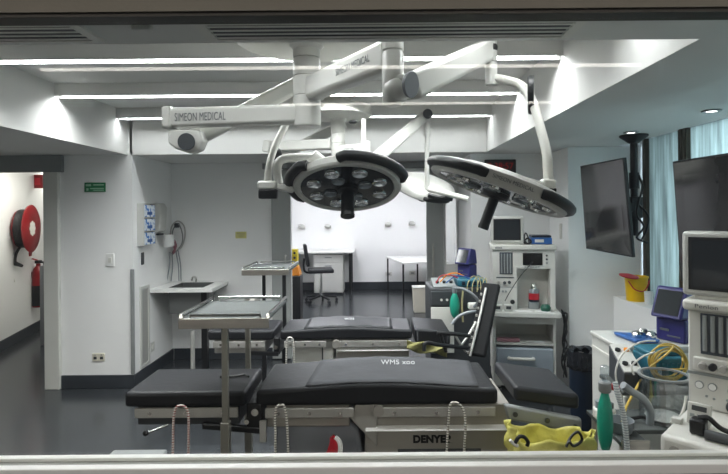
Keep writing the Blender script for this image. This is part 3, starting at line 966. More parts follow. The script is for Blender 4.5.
# lower arm to the left
b0, b1 = P(300, 113, 2.45), P(168, 120, 2.52)
zz = (b0.z + b1.z) / 2
b0.z = b1.z = zz
arm = MB().bar(b0, b1, .085, .088, w1=.08, h1=.092).build('lower_arm', 'white', t, bev=.016, seg=3)
ax = (b0 - b1).normalized()
sd = V((ax.y, -ax.x, 0))
text(arm, 'lettering', 'SIMEON MEDICAL', .055, b1 + ax * .055 + sd * .043 + V((0, 0, -.022)), ax, (0, 0, 1), 'texts', .55)
MB().bar(b1 - ax * .012, b1 + ax * .035, .096, .106).build('end_cap', 'white', arm, bev=.012)
e0 = P(187, 142, 2.54)
el = MB().prism([P(167.5, 129, 2.49), P(167.5, 143, 2.49), P(176, 149, 2.49), P(189, 153, 2.49), P(199, 149, 2.49), P(203, 140, 2.49), P(199, 129, 2.49)], (0, .085, 0)).build('elbow_joint', 'white', t, bev=.01)
MB().lathe([(0, 0), (.036, 0), (.041, .004), (.041, .012), (0, .012)], P(187, 142, 2.478), V((0, -1, 0)), n=28).build('pivot_cap', 'dgrey', el)
f1 = P(303, 82, 2.78)
MB().bar(P(190, 141, 2.60), f1, .07, .085).build('spring_arm', 'white', t, bev=.018, seg=3)
hang = [f1 + V((-.01, 0, .0)), P(294, 103, 2.77), P(287, 122, 2.75), P(279, 138, 2.73), P(272, 155, 2.71), P(268.5, 170, 2.70), P(268, 183, 2.70)]
hg = MB().tube(hang, .018, 12, 6).build('lamp_hanger', 'white', t)
MB().ball(P(277.5, 152, 2.79), .022).build('joint_cap', 'black', hg)
# big lamp in the middle
c1 = P(347.5, 189.5, 2.72)
m1 = frame(c1, (-.02, .41, .91), (1, 0, 0))
lamp_head(t, m1, .283, [(2.6, 4.0), (4.62, 6.1)], None, .155, .125, .55, 1.07, .03, .095)
bk = MB().cbox(P(268, 185.5, 2.69), (.1, .07, .045)).build('yoke_block', 'white', t, bev=.012)
ctl = MB().cbox(P(268.5, 194, 2.685), (.095, .06, .05)).build('control_panel', 'black', bk, bev=.008)
MB().tube([P(279, 184, 2.69), P(277, 172, 2.69), P(279, 162, 2.69), P(286, 158.5, 2.69), P(300, 157.5, 2.69), P(318, 157.5, 2.70)], .022, 12, 5).build('yoke_tube', 'white', bk)
MB().cyl(P(312, 155, 2.68), P(326, 166, 2.70), .033).build('yoke_pivot', 'white', bk)
MB().cyl(P(323, 163.5, 2.695), P(326.5, 166.5, 2.70), .035).build('pivot_ring', 'dgrey', bk)
MB().bar(P(276, 186, 2.69), P(294, 190, 2.71), .05, .035).build('yoke_arm', 'white', bk, bev=.008)

# ---- far pendant
FX, FY = P(338, 130, 4.2).x, 4.2
t = thing('ceiling_surgical_light', 'white surgical light further back, hung over the rear operating table', 'surgical light', (FX, FY, 2.08))
mast(t, FX, FY, P(340, 119, 4.2).z + .012, P(338, 159, 4.2).z, .27, .057, RZ, .085)
g1 = P(366, 149, 4.05)
ua = MB().bar((FX, FY, g1.z), g1, .08, .085).build('upper_arm', 'white', t, bev=.016, seg=3)
n_ = (g1 - V((FX, FY, g1.z))).normalized()
text(ua, 'lettering', 'SIMEON', .04, V((FX, FY, g1.z - .012)) + n_ * .085 + V((n_.y, -n_.x, 0)) * .041, n_, (0, 0, 1), 'texts', .7)
el = MB().lathe([(0, -.07), (.03, -.068), (.034, -.06), (.034, .055), (.03, .06), (0, .06)], g1, n=22).build('elbow_joint', 'white', t)
MB().cyl(g1 + V((-.02, .0, .05)), P(363.5, 119, 4.05), .02).build('cable_tube', 'offwhite', el)
MB().ball(P(353, 122, 4.0), .03, (1.2, 1, .5)).build('joint_cap', 'black', el)
h1 = P(427, 114, 4.25)
sa = MB().bar(P(371, 163, 4.05), h1, .075, .095, h1=.085).build('spring_arm', 'white', t, bev=.018, seg=3)
MB().lathe([(0, 0), (.04, 0), (.04, .012), (0, .012)], P(427.5, 114, 4.2), V((.3, -.95, .1)), n=22).build('pivot_cap', 'dgrey', sa)
hg = MB().tube([h1 + V((0, 0, -.02)), P(427, 150, 4.27), P(427, 192, 4.3)], .019, 10, 4).build('lamp_hanger', 'white', t)
MB().cyl(P(427, 121, 4.26), P(427, 136, 4.26), .028).build('swivel_tube', 'white', hg)
m3 = frame(P(424.5, 190, 4.5), (.22, -.42, .9), (1, 0, -.2))
lamp_head(t, m3, .262, [(-1.6, -.75), (2.0, 2.9)], None, .1)
MB().cyl(P(428, 189, 4.22), P(468, 199, 4.15), .022).build('sterile_handle', 'offwhite', t)
MB().tube([P(428, 195, 4.2), P(440, 198, 4.2), P(452, 199, 4.22)], .02, 8).build('grip', 'black', t)
l0, l1 = P(332, 144, 4.22), P(268, 147, 4.35)
l0.z = l1.z = (l0.z + l1.z) / 2
la = MB().bar(l0, l1, .075, .085).build('lower_arm', 'white', t, bev=.016, seg=3)
MB().bar(P(272, 147, 4.33), P(265, 146, 4.35), .1, .1).build('end_cap', 'white', la, bev=.012)
MB().lathe([(0, 0), (.04, 0), (.04, .012), (0, .012)], P(277.5, 156, 4.28), V((0, -1, 0)), n=22).build('pivot_cap', 'black', la)
MB().bar(P(279, 156, 4.35), P(345, 124, 4.5), .07, .085).build('spring_arm', 'white', t, bev=.018, seg=3)

# ================================================================== WALL SCREENS ON CEILING POLES
def screen_tv():
    tl, tr, br, bl_ = P(580, 166, 4.1), P(623.5, 157.5, 3.45), P(632.5, 257.5, 3.45), P(586, 248.7, 4.1)
    px, py = 1.935, 3.88
    t = thing('ceiling_mounted_screen', 'large black screen on a black ceiling pole beside the pale wall', 'screen', (px, py, 1.33), 0, 'black screens on ceiling poles')
    n = (tr - tl).cross(bl_ - tl).normalized()
    if n.x > 0:
        n = -n
    MB().hexa([tl, tr, br, bl_] + [p - n * .022 for p in (tl, tr, br, bl_)]).build('casing', 'black', t, bev=.004)
    cen = (tl + tr + br + bl_) / 4
    ins = [cen + (p - cen) * .965 + n * .0005 for p in (tl, tr, br, bl_)]
    MB().hexa([p + n * .0012 for p in ins] + ins).build('screen', 'tvscreen', t)
    MB().lathe([(.1, HC - .001), (.1, HC - .012), (.035, HC - .06), (.034, HC - .061)], (px, py, 0)).build('ceiling_flange', 'blackmetal', t)
    MB().cyl((px, py, 1.45), (px, py, HC - .05), .026).build('pole', 'blackmetal', t)
    MB().cyl((px, py, 1.8), (px, py, 1.92), .036).build('pole_collar', 'blackmetal', t)
    q = cen - n * .024
    MB().cbox((q.x + .02, q.y, q.z + .02), (.03, .3, .26)).build('wall_plate', 'blackmetal', t)
    MB().bar((px, py, 1.66), (q.x + .03, q.y, 1.66), .06, .07).build('tilt_arm', 'blackmetal', t, bev=.01)
    MB().cbox((px, py, 1.66), (.09, .09, .16)).build('clamp', 'blackmetal', t, bev=.01)
    MB().tube([(px + .02, py - .03, 1.9), (px + .03, py - .06, 1.8), (px - .02, py - .07, 1.62), (px + .03, py - .08, 1.52), (px - .02, py - .07, 1.44), (px + .06, py - .07, 1.40)], .008, 6).build('cable', 'black', t)
    MB().tube([(px + .0, py - .03, 1.7), (px + .06, py - .08, 1.6), (px + .05, py - .08, 1.5), (px + .02, py - .06, 1.42)], .007, 6).build('cable', 'black', t)
    return t
tv = screen_tv()
t2 = copy_tree(tv)
t2.location = tv.location + V((.0, -1.27, -.085))
t2['label'] = 'large black screen before the window, above the front patient monitor'

# clock
q = P(499.5, 168, 5.1)
t = thing('wall_clock', 'black digital wall clock with dim red figures on the pale back wall', 'clock', (q.x, 5.08, q.z - .08))
MB().box((q.x - .152, 5.055, q.z - .08), (q.x + .152, 5.0985, q.z + .08)).build('case', 'black', t, bev=.006)
text(t, 'digit_lettering', '8:38:57', .085, (q.x, 5.0545, q.z - .012), (1, 0, 0), (0, 0, 1), 'clockred', .95, align='CENTER')
text(t, 'digit_lettering', '25-08', .05, (q.x, 5.0545, q.z - .062), (1, 0, 0), (0, 0, 1), 'clockred', .95, align='CENTER')

# ================================================================== OPERATING TABLES
def pad(t, name, x0, x1, y0, y1, z0, z1, m, hump=0.0, dz=0.0, bev=.018):
    n = 16
    b = MB()
    rings = []
    for i in range(n + 1):
        f = i / n
        x = x0 + (x1 - x0) * f
        h = hump * math.sin(PI * f) ** 1.5
        d = dz * f
        rings.append([b.v(p) for p in ((x, y0, z0 + d), (x, y1, z0 + d), (x, y1, z1 + d + h), (x, y0, z1 + d + h))])
    b.skin(rings)
    return b.build(name, m, t, bev=bev, seg=3, ang=50)

# ---- front table
TZ = .8
t = thing('operating_table', 'black padded operating table close to the window, steel body with maker lettering', 'operating table', (-.1, 2.7, 0))
Y0, Y1 = 2.47, 2.92
pad(t, 'head_pad', -1.195, -.62, Y0 - .01, 2.84, TZ - .072, TZ, 'pad')
mp = pad(t, 'main_pad', -.575, .578, Y0, Y1, TZ - .075, TZ, 'pad', .03)
def mz(x):
    f = (x + .575) / 1.153
    return TZ + .03 * math.sin(PI * max(0, min(1, f))) ** 1.5
g = MB()
g.sheet(24, 8, lambda u, v: (-.34 + .83 * u + .03 * v, Y0 + .012 + (Y1 - Y0 - .02) * v, mz(-.34 + .83 * u) + .0035 + .002 * math.sin(u * 31 + v * 5) * math.sin(v * 9 + u * 6)))
mt = g.build('warming_mat', 'mat', t, solid=.003)
text(mt, 'lettering', 'WMS xoo', .042, (.025, Y0 + .285, mz(.1) + .009), (1, 0, .0), (0, .8, .6), 'textw', 1)
pad(t, 'foot_pad', .655, .965, Y0 + .0, Y1 - .03, TZ - .06, TZ + .012, 'legpad', 0, -.045)
# rails along the front and the rear of each section
def rail(t, x0, x1, y, z0, z1, dz=0):
    r_ = MB().hexa([(x0, y - .008, z0), (x1, y - .008, z0 + dz), (x1, y + .008, z0 + dz), (x0, y + .008, z0),
                    (x0, y - .008, z1), (x1, y - .008, z1 + dz), (x1, y + .008, z1 + dz), (x0, y + .008, z1)]).build('side_rail', 'rail', t, bev=.003)
    for f in (.15, .5, .85):
        x = x0 + (x1 - x0) * f
        MB().cyl((x, y - .0125, (z0 + z1) / 2 + dz * f), (x, y - .0075, (z0 + z1) / 2 + dz * f), .008, n=12).build('bolt', 'chrome', r_)
    return r_
rail(t, -1.15, -.66, Y0 + .005, TZ - .125, TZ - .078)
rail(t, -.53, -.11, Y0 + .005, TZ - .13, TZ - .085)
rail(t, .0, .565, Y0 + .005, TZ - .13, TZ - .085)
rail(t, -1.15, -.66, 2.83, TZ - .125, TZ - .078)
rail(t, -.5, .55, Y1 - .01, TZ - .13, TZ - .085)
MB().box((-1.15, Y0 + .03, TZ - .17), (-.66, 2.82, TZ - .074)).build('head_frame', 'dgrey', t, bev=.006)
fr_ = MB().hexa([(.62, Y0 - .025, .66), (.965, Y0 - .03, .595), (.965, Y0 + .01, .595), (.62, Y0 + .01, .66),
                 (.60, Y0 - .025, .735), (.965, Y0 - .03, .665), (.965, Y0 + .01, .665), (.60, Y0 + .01, .735)]).build('foot_rail', 'grey', t, bev=.012)
for x, z in ((.65, .69), (.80, .66), (.93, .63)):
    MB().cyl((x, Y0 - .034, z), (x, Y0 - .027, z), .012, n=14).build('bolt', 'dgrey', fr_)
hx0 = P(365, 430, 2.5).x
hs = MB().box((hx0, Y0 + .03, .40), (.64, Y1 - .04, TZ - .08)).build('housing', 'steelwarm', t, bev=.008)
zb_ = P(430, 428, Y0 + .02).z
MB().prism([(hx0 + .002, Y0 + .0295, zb_ + .012), (hx0 + .002, Y0 + .004, zb_ - .009), (hx0 + .002, Y0 + .0295, zb_ - .009)], (.63 - hx0 - .002, 0, 0)).build('trim_strip', 'alu', hs, bev=.003)  # steel trim coloured white and sloped to stand for its highlight
a = P(413, 442.5, Y0 + .028)
text(hs, 'lettering', 'DENYER', .048, a, (1, 0, 0), (0, 0, 1), 'black', 1.0, .001, bold=.0028)
MB().box((.1, Y0 + .029, .40), (.5, Y0 + .0305, .505)).build('lower_panel', 'dgrey', hs)
MB().prism([(-.5, Y0 + .05, .42), (-.5, Y0 + .05, .66), (-.16, Y0 + .05, .665), (-.09, Y0 + .05, .6), (-.06, Y0 + .05, .42)], (0, .34, 0)).build('bellows_cover', 'bellows', t, bev=.02)
MB().box((-.53, Y0 + .03, TZ - .185), (-.13, Y1 - .04, TZ - .076)).build('back_frame', 'steelwarm', t, bev=.006)
MB().hexa([(-.13, Y0 + .02, .66), (.0, Y0 + .02, .52), (.0, Y0 + .1, .52), (-.13, Y0 + .1, .66), (-.1, Y0 + .02, .72), (.005, Y0 + .02, .73), (.005, Y0 + .1, .73), (-.1, Y0 + .1, .72)]).build('gusset', 'rail', t, bev=.006)
MB().cyl((.03 - .02, Y0 - .005, TZ - .1), (.01, Y0 + .03, TZ - .1), .026, n=22).build('pivot', 'steelwarm', t)
MB().box((-.62, Y0 + .0, .60), (-.545, Y0 + .3, TZ - .06)).build('hinge_block', 'black', t, bev=.008)
MB().cyl((-.575, Y0 - .02, .705), (-.575, Y0 + .0, .705), .017).build('clamp_knob', 'chrome', t)
MB().cyl((-.615, Y0 - .02, .66), (-.615, Y0 + .0, .66), .012).build('clamp_knob', 'chrome', t)
MB().bar((-.54, Y0 - .002, .66), (-.54, Y0 - .002, .56), .03, .016, up=(0, 1, 0)).build('clamp_bracket', 'rail', t)
MB().bar((-.83, Y0 + .01, .635), (-.55, Y0 + .01, .61), .03, .03).build('release_bar', 'black', t, bev=.006)
lv = MB().cyl(P(168, 425, 2.44), P(148, 432.5, 2.40), .0055, n=10).build('lever', 'chrome', t)
MB().ball(P(146, 433, 2.40), .015).build('knob', 'black', lv)
MB().box((-.15, 2.55, .10), (.42, 2.84, .41)).build('pedestal', 'steel', t, bev=.01)
MB().box((-.75, 2.48, .03), (.62, 2.92, .11)).build('base', 'dgrey', t, bev=.02)
for x in (-.68, .55):
    for y in (2.53, 2.87):
        MB().cyl((x - .02, y, .031), (x + .02, y, .031), .03, n=16).build('castor', 'black', t)
# a dark instrument lying on the head pad
t_ = thing('hand_control', 'dark handheld table control with cable lying on the head pad', 'remote control', (-.78, 2.66, TZ + .002))
MB().bar(P(199, 381, 2.68) + V((0, 0, .0)), P(217, 379.5, 2.68), .035, .022).build('handset', 'grey', t_, bev=.006)
pz = TZ + .0085
MB().tube([(x, y, pz) for x, y in ((-.80, 2.66), (-.72, 2.67), (-.68, 2.69), (-.655, 2.66))], .006, 6).build('cable', 'black', t_)

# ---- rear table
t = thing('operating_table', 'black padded operating table standing behind, between the two tray stands', 'operating table', (-.35, 3.95, 0))
Y2, Y3 = 3.73, 4.14
pad(t, 'head_pad', -1.21, -.735, Y2, Y3 - .03, TZ - .07, TZ, 'pad')
pad(t, 'main_pad', -.69, .262, Y2, Y3, TZ - .07, TZ - .005, 'pad', .02)
g = MB()
def mz2(x):
    f = (x + .69) / .952
    return TZ - .005 + .02 * math.sin(PI * max(0, min(1, f))) ** 1.5
g.sheet(20, 6, lambda u, v: (-.52 + .64 * u, Y2 + .015 + (Y3 - Y2 - .03) * v, mz2(-.52 + .64 * u) + .004 + .002 * math.sin(u * 27 + v * 5)))
mt = g.build('warming_mat', 'legpad', t, solid=.003)
text(mt, 'lettering', 'wms', .04, (-.24, Y2 + .22, mz2(-.2) + .012), (1, 0, 0), (0, .8, .6), 'textw', 1)
pad(t, 'foot_pad', .278, .535, Y2 + .01, Y3 + .03, TZ - .1, TZ - .0, 'pad', 0, -.02)
rail(t, -1.17, -.8, Y2 + .005, TZ - .125, TZ - .078)
rail(t, -.66, -.36, Y2 + .005, TZ - .125, TZ - .08)
rail(t, -.30, .25, Y2 + .005, TZ - .125, TZ - .08)
MB().box((-1.17, Y2 + .03, TZ - .17), (-.8, Y3 - .05, TZ - .072)).build('head_frame', 'rail', t, bev=.006)
hs = MB().box((-.29, Y2 + .03, .42), (.24, Y3 - .04, TZ - .075)).build('housing', 'steelwarm', t, bev=.008)
zq = P(370, 349.5, Y2).z
MB().prism([(-.288, Y2 + .0295, zq + .014), (-.288, Y2 + .0, zq - .012), (-.288, Y2 + .0295, zq - .012)], (.523, 0, 0)).build('trim_strip', 'alu', hs, bev=.003)  # highlight line of the rear housing, put into the strip's white and slope
MB().box((-.61, Y2 + .05, .42), (-.31, Y3 - .06, TZ - .09)).build('bellows_cover', 'machine', t, bev=.012)
MB().box((-.395, Y2 + .044, .42), (-.385, Y2 + .05, TZ - .1)).build('seam_strip', 'dgrey', t)
MB().cyl((-.285, Y2 - .02, TZ - .1), (-.285, Y2 + .03, TZ - .1), .03, n=20).build('pivot', 'steelwarm', t)
MB().box((-.74, Y2 + .02, .62), (-.695, Y3 - .1, TZ - .06)).build('hinge_block', 'black', t, bev=.006)
MB().bar((-.9, Y2, .64), (-.7, Y2, .63), .025, .025).build('release_bar', 'black', t)
MB().cyl((-.72, Y2 - .012, .68), (-.72, Y2 + .02, .68), .015).build('clamp_knob', 'chrome', t)
MB().box((-.2, 3.8, .1), (.15, 4.05, .43)).build('pedestal', 'steel', t, bev=.01)
MB().box((-.7, 3.72, .03), (.4, 4.12, .11)).build('base', 'dgrey', t, bev=.02)
for x in (-.64, .33):
    for y in (3.77, 4.07):
        MB().cyl((x - .02, y, .031), (x + .02, y, .031), .03, n=16).build('castor', 'black', t)

# ---- tray stands over the tables
def tray_stand(label, x0, x1, y0, y1, z, fx, rx, ry, lm, name='tray_stand'):
    t = thing(name, label, 'tray stand', ((x0 + x1) / 2, (y0 + y1) / 2, 0), 0, 'steel over-table tray stands')
    MB().box((x0, y0, z - .006), (x1, y1, z)).build('tray', 'steeltray', t)
    MB().box((x0, y0 - .008, z - .042), (x1, y0 - .0005, z + .004)).build('apron', 'steel', t, bev=.002)
    for p0, p1 in (((x0 + .05, y0 + .006, z + .016), (x1 - .04, y0 + .006, z + .016)), ((x0 + .04, y1 - .006, z + .018), (x1 - .04, y1 - .006, z + .018)),
                   ((x0 + .006, y0 + .01, z + .018), (x0 + .006, y1 - .01, z + .018)), ((x1 - .006, y0 + .01, z + .018), (x1 - .006, y1 - .01, z + .018))):
        MB().tube([V(p0) - V((0, 0, .016)), p0, p1, V(p1) - V((0, 0, .016))], .0075, 8, 0).build('edge_rail', 'chrome', t)
    MB().box((fx - .014, y0 + .01, z - .036), (fx + .014, ry + .014, z - .0065)).build('spine', 'steelwarm', t)
    for xx, yy in ((fx, y0 + .024), (rx, ry)):
        l = MB().box((xx - .014, yy - .014, .05), (xx + .014, yy + .014, z - .037 if xx == fx else z - .0365)).build('leg', lm, t, bev=.003)
        MB().box((xx - .02, yy - .02, .05), (xx + .02, yy + .02, .69)).build('leg_sleeve', lm, l, bev=.003)
    if abs(rx - fx) > .001:
        MB().box((min(rx, fx) - .014, ry - .013, z - .036), (max(rx, fx) + .014, ry + .013, z - .008)).build('cross_bar', 'steelwarm', t)
    MB().box((fx - .28, y0 + .0, .02), (fx + .25, y0 + .05, .05)).build('base_bar', lm, t, bev=.006)
    MB().box((rx - .28, ry - .025, .02), (rx + .25, ry + .025, .05)).build('base_bar', lm, t, bev=.006)
    return t
M['leg'] = mat('dull_steel_leg', '8A8880', .42, metal=.6, var=.06)
fx = P(225.5, 380, 2.385).x
tray_stand('steel tray stand over the head end of the front operating table', -.895, -.485, 2.36, 2.85, 1.165, fx, P(248, 345, 3.03).x, 3.03, 'leg')
fx2 = P(284.5, 300, 4.2).x
tray_stand('smaller steel tray stand further back, by the rear table and the grey back wall', -1.07, -.69, 4.16, 4.68, 1.185, P(284.5, 300, 4.19).x, P(264, 290, 4.72).x, 4.72, 'blackmetal')
# ropes
def rope(label, pts, m, r=.0058):
    o = MB().tube([P(*p) for p in pts], r, 8, 6).build('tie_cord', m)
    return tag(o, label, 'cord', 'cords looped over the table rails')
yr = 2.445
rope('red and white cord looped over the rail under the head pad of the front table', [(172, 470, yr), (173, 445, yr), (173.5, 420, yr), (176, 408, yr), (181, 405.5, yr), (186, 408, yr), (188.5, 416, yr), (188.5, 440, yr), (188, 470, yr)], 'ropered')
rope('black and white cord looped over the rail above the grey table cover', [(275, 470, yr), (275.5, 440, yr), (275, 420, yr), (276, 409, yr), (279, 405, yr), (283, 405, yr), (285.5, 411, yr), (287, 425, yr), (288, 445, yr), (288.5, 470, yr)], 'rope')
rope('black and white cord hanging in a wide loop beside the maker lettering', [(446, 470, yr), (447, 445, yr), (448.5, 420, yr), (450, 406, yr), (453, 402.5, yr), (459, 404, yr), (464, 412, yr), (465.5, 425, yr), (464.5, 445, yr), (464, 470, yr)], 'rope')
rope('pale cord looped over the rail of the rear operating table', [(286, 372, 3.7), (286.5, 350, 3.7), (287, 340, 3.7), (290, 337.5, 3.7), (293, 340, 3.7), (294, 350, 3.7), (294.5, 372, 3.7)], 'rope', .006)
# red and white bundle hanging at the front table
t = thing('hanging_cloth_bundle', 'red and white cloth bundle in front of the grey cover of the front table', 'cloth', P(333, 452, 2.44))
b = MB()
def bun(u, v):
    a = 2 * PI * v
    z = .598 - .17 * u
    r_ = .012 + .03 * math.sin(PI * min(1, .25 + u)) ** .5 + .004 * math.sin(5 * a + 9 * u)
    return V((P(333, 445, 2.44).x + r_ * u ** .3 * math.cos(a) * 1.1 + .012 * math.sin(6 * u), 2.468 + r_ * .5 * math.sin(a) - .028, z))
b.sheet(12, 20, bun)
b.build('cloth', 'redsat', t)
w = MB()
w.tube([P(335, 437, 2.43), P(339, 441, 2.425), P(340.5, 448, 2.42), P(339, 460, 2.42)], .011, 8)
w.build('fringe', 'paper', t)
# white low table just under the window
t = thing('step_table', 'white topped low table just under the observation window', 'table', (-.74, 1.4, 0))
x0, x1 = P(114, 449, 1.6).x, P(168, 449, 1.6).x
zt = P(140, 449, 1.6).z
MB().box((x0, 1.1, zt - .03), (x1, 1.6, zt)).build('table_top', 'grey', t, bev=.006)
for x in (x0 + .02, x1 - .02):
    for y in (1.14, 1.56):
        MB().cyl((x, y, .001), (x, y, zt - .031), .012, n=10).build('leg', 'rail', t)
# yellow bag
t = thing('yellow_waste_bag', 'crumpled yellow plastic bag hung under the foot end of the front table', 'bag', (.78, 2.33, .3))
b = MB()
N = 72
rng = random.Random(3)
ph = [rng.uniform(0, 6.28) for _ in range(8)]
def bagp(u, v):
    a = 2 * PI * u
    sx, sy = .185, .085
    top = [.70, .66, .645, .655][0]
    xx = math.cos(a)
    ztop =   .642 + .07 * max(0, -xx) ** 3 + .03 * max(0, xx) ** 3 - .012 * math.sin(a * 2 + 1) + .010 * math.sin(7 * a + ph[0])
    z = .3 + (ztop - .3) * v
    k = 1 - .35 * (1 - v) ** 2.2
    wr = 1 + .035 * math.sin(9 * a + 7 * v + ph[1]) + .03 * math.sin(14 * a - 11 * v + ph[2]) + .04 * math.sin(5 * a + 16 * v + ph[3]) + .03 * math.sin(21 * a + 13 * v + ph[4])
    sq = 1 / max(abs(math.cos(a)) ** 1.0, abs(math.sin(a)) ** 1.0) ** .45
    from mathutils import noise as nz_
    q_ = nz_.noise(V((a * 2.2, v * 3.5, 1.7))) * .10 + nz_.noise(V((math.cos(a) * 7, math.sin(a) * 7, v * 9))) * .07
    wr += q_
    return V((.775 + sx * k * wr * math.cos(a) * sq, 2.315 + sy * k * wr * math.sin(a) * sq, z))
b.sheet(N, 26, bagp)
bmesh.ops.remove_doubles(b.bm, verts=b.bm.verts, dist=.0005)
b.build('bag_film', 'yelbag', t, solid=.002, ang=60)
q = P(523, 440, 2.2)
MB().tube([P(515, 443, 2.2), P(519, 437, 2.2), P(524, 437, 2.2), P(528, 442, 2.2), P(527, 446, 2.2)], .008, 8).build('clip', 'black', t)
MB().tube([P(510, 440, 2.2), P(514, 444, 2.2), P(518, 446, 2.2)], .007, 8).build('tie', 'paper', t)
tag(MB().tube([P(566, 447, 2.19), P(571, 437, 2.2), P(578, 432, 2.2), P(582, 440, 2.2), P(574, 446, 2.19), P(569, 441, 2.18)], .006, 7).build('hanging_cable', 'black'), 'black cable draped over the right part of the yellow bag', 'cable')

# ================================================================== FAR EQUIPMENT GROUP
# patient equipment cart
cy0 = 4.2
x0, x1 = P(430, 290, cy0).x, P(490, 290, cy0).x
zt = 1.02
t = thing('equipment_cart', 'dark grey equipment cart between the right door leaf and the anaesthesia machine', 'cart', ((x0 + x1) / 2, 4.4, 0))
MB().box((x0, cy0, .12), (x1, 4.62, zt)).build('body', 'dgrey', t, bev=.01)
MB().box((x0 + .005, cy0 - .014, .5), (x0 + .19, cy0 - .001, .87)).build('door', 'machine', t, bev=.004)
dr = MB().box((x0 + .005, cy0 - .014, .885), (x1 - .2, cy0 - .001, zt - .02)).build('drawer', 'dgrey', t, bev=.004)
for k in range(3):
    MB().cyl((x0 + .09 + .045 * k, cy0 - .02, .93), (x0 + .09 + .045 * k, cy0 - .014, .93), .01, n=12).build('knob', 'machine', dr)
for x in (x0 + .05, x1 - .05):
    for y in (cy0 + .06, 4.56):
        MB().cyl((x - .015, y, .055), (x + .015, y, .055), .05, n=16).build('castor', 'black', t)
        MB().cyl((x, y, .1), (x, y, .125), .02).build('castor_stem', 'rail', t)
t = thing('jack_panel', 'white sloped socket box on the dark grey cart by the door leaf', 'socket box', (.57, 4.3, zt + .001))
xa, xb = P(433, 280, 4.25).x, P(456, 280, 4.25).x
MB().hexa([(xa, 4.22, zt + .002), (xb, 4.22, zt + .002), (xb, 4.42, zt + .002), (xa, 4.42, zt + .002), (xa, 4.22, zt + .012), (xb, 4.22, zt + .012), (xb, 4.42, zt + .06), (xa, 4.42, zt + .06)]).build('case', 'machdark', t, bev=.004)
for k in range(3):
    xx = xa + (xb - xa) * (k + .7) / 3.3
    MB().cyl((xx, 4.30, zt + .028), (xx, 4.294, zt + .046), .014, n=12).build('jack', 'black', t)
t = thing('teal_monitor_unit', 'teal low unit on the dark grey cart under the purple device', 'monitor unit', (.83, 4.4, zt + .001))
xa, xb = P(458, 280, 4.25).x, P(487, 280, 4.25).x
MB().box((xa, 4.24, zt + .002), (xb, 4.56, zt + .065)).build('case', 'teal', t, bev=.012)
for k in range(4):
    MB().box((xa + .03 + .045 * k, 4.232, zt + .02), (xa + .055 + .045 * k, 4.24, zt + .05)).build('button', 'navy', t)
def purple_device(label, loc, rz, sc=1.0):
    t = thing('vital_signs_device', label, 'medical device', loc, rz, 'purple medical devices')
    m = WM[t.name] @ Matrix.Scale(sc, 4)
    MB(m).prism([(-.08, -.05, 0), (.08, -.05, 0), (.08, .07, 0), (-.08, .07, 0)], (0, 0, .125)).build('base_unit', 'purple', t, bev=.01)
    h = MB(m).hexa([(-.085, -.095, .127), (.085, -.095, .127), (.082, .075, .127), (-.082, .075, .127), (-.085, -.03, .29), (.085, -.03, .29), (.075, .06, .275), (-.075, .06, .275)]).build('head_unit', 'purple', t, bev=.012)
    a_, b_, c_, d_ = V((-.066, -.087, .147)), V((.066, -.087, .147)), V((.066, -.038, .27)), V((-.066, -.038, .27))
    n = (b_ - a_).cross(d_ - a_).normalized()
    MB(m).hexa([a_ + n * .001, b_ + n * .001, c_ + n * .001, d_ + n * .001, a_ + n * .004, b_ + n * .004, c_ + n * .004, d_ + n * .004]).build('display', 'screen', h)
    MB(m).cbox((-.03, -.0515, .06), (.05, .003, .012)).build('label_strip', 'texts', t)
    MB(m).cbox((.02, -.0515, .03), (.07, .003, .008)).build('label_strip', 'texts', t)
    return t
purple_device('purple device with sloped dark display on the teal unit of the far cart', (P(467, 276, 4.4).x, 4.42, zt + .067), math.radians(-50), .84)
q = thing('breathing_tubes', 'tangle of yellow tubes over the teal unit on the far cart', 'tubing', (.85, 4.3, zt + .1))
rng = random.Random(5)
for k in range(4):
    a = 467 + 5 * k
    MB().tube([P(a, 292, 4.15), P(a + 1, 283, 4.16), P(a + 6 - k, 276 + k, 4.2), P(a + 10 - 2 * k, 279, 4.2), P(a + 11 - 2 * k, 290, 4.15)], .0045, 7).build('tube', 'paletube', q)
def breathing_bag(label, x, y, zt_, zb_, r, name='hanging_breathing_bag'):
    t = thing(name, label, 'breathing bag', (x, y, zb_), 0, 'green breathing bags')
    h = zt_ - zb_
    prof = [(0, 0), (r * .25, .0), (r * .55, h * .06), (r * .85, h * .2), (r, h * .4), (r * .97, h * .6), (r * .8, h * .8), (r * .5, h * .93), (r * .42, h), (0, h)]
    MB().lathe(prof, (x, y, zb_), n=14).build('bag', 'bag', t, sub=1)
    return t
xq = P(455, 300, 4.1).x
t = breathing_bag('small green breathing bag hanging in front of the far cart', xq, 4.12, P(455, 293, 4.12).z, P(455, 318, 4.12).z, .042)
MB().lathe([(.016, 0), (.02, .01), (.02, .045), (0, .045)], (xq, 4.12, P(455, 293, 4.12).z)).build('connector', 'tubegrey', t)
t = thing('hanging_breathing_hose', 'pale grey hoses of the far breathing circuit beside the green bag', 'hose', P(466, 305, 4.1))
MB().tube([P(456, 288, 4.04), P(463, 289, 4.03), P(472, 294, 4.02), P(478, 301, 4.04), P(474, 307, 4.06)], .012, 8).build('hose', 'tubegrey', t)
MB().tube([P(452, 324, 4.03), P(458, 317, 4.03), P(466, 313, 4.03), P(476, 311, 4.04)], .012, 8).build('hose', 'tubegrey', t)
MB().tube([P(463, 322, 4.1), P(462, 305, 4.1), P(463, 290, 4.12)], .008, 8).build('hose', 'paletube', t)
MB().cbox(P(474, 306, 4.1), (.09, .08, .05)).build('valve_block', 'machine', t, bev=.01)
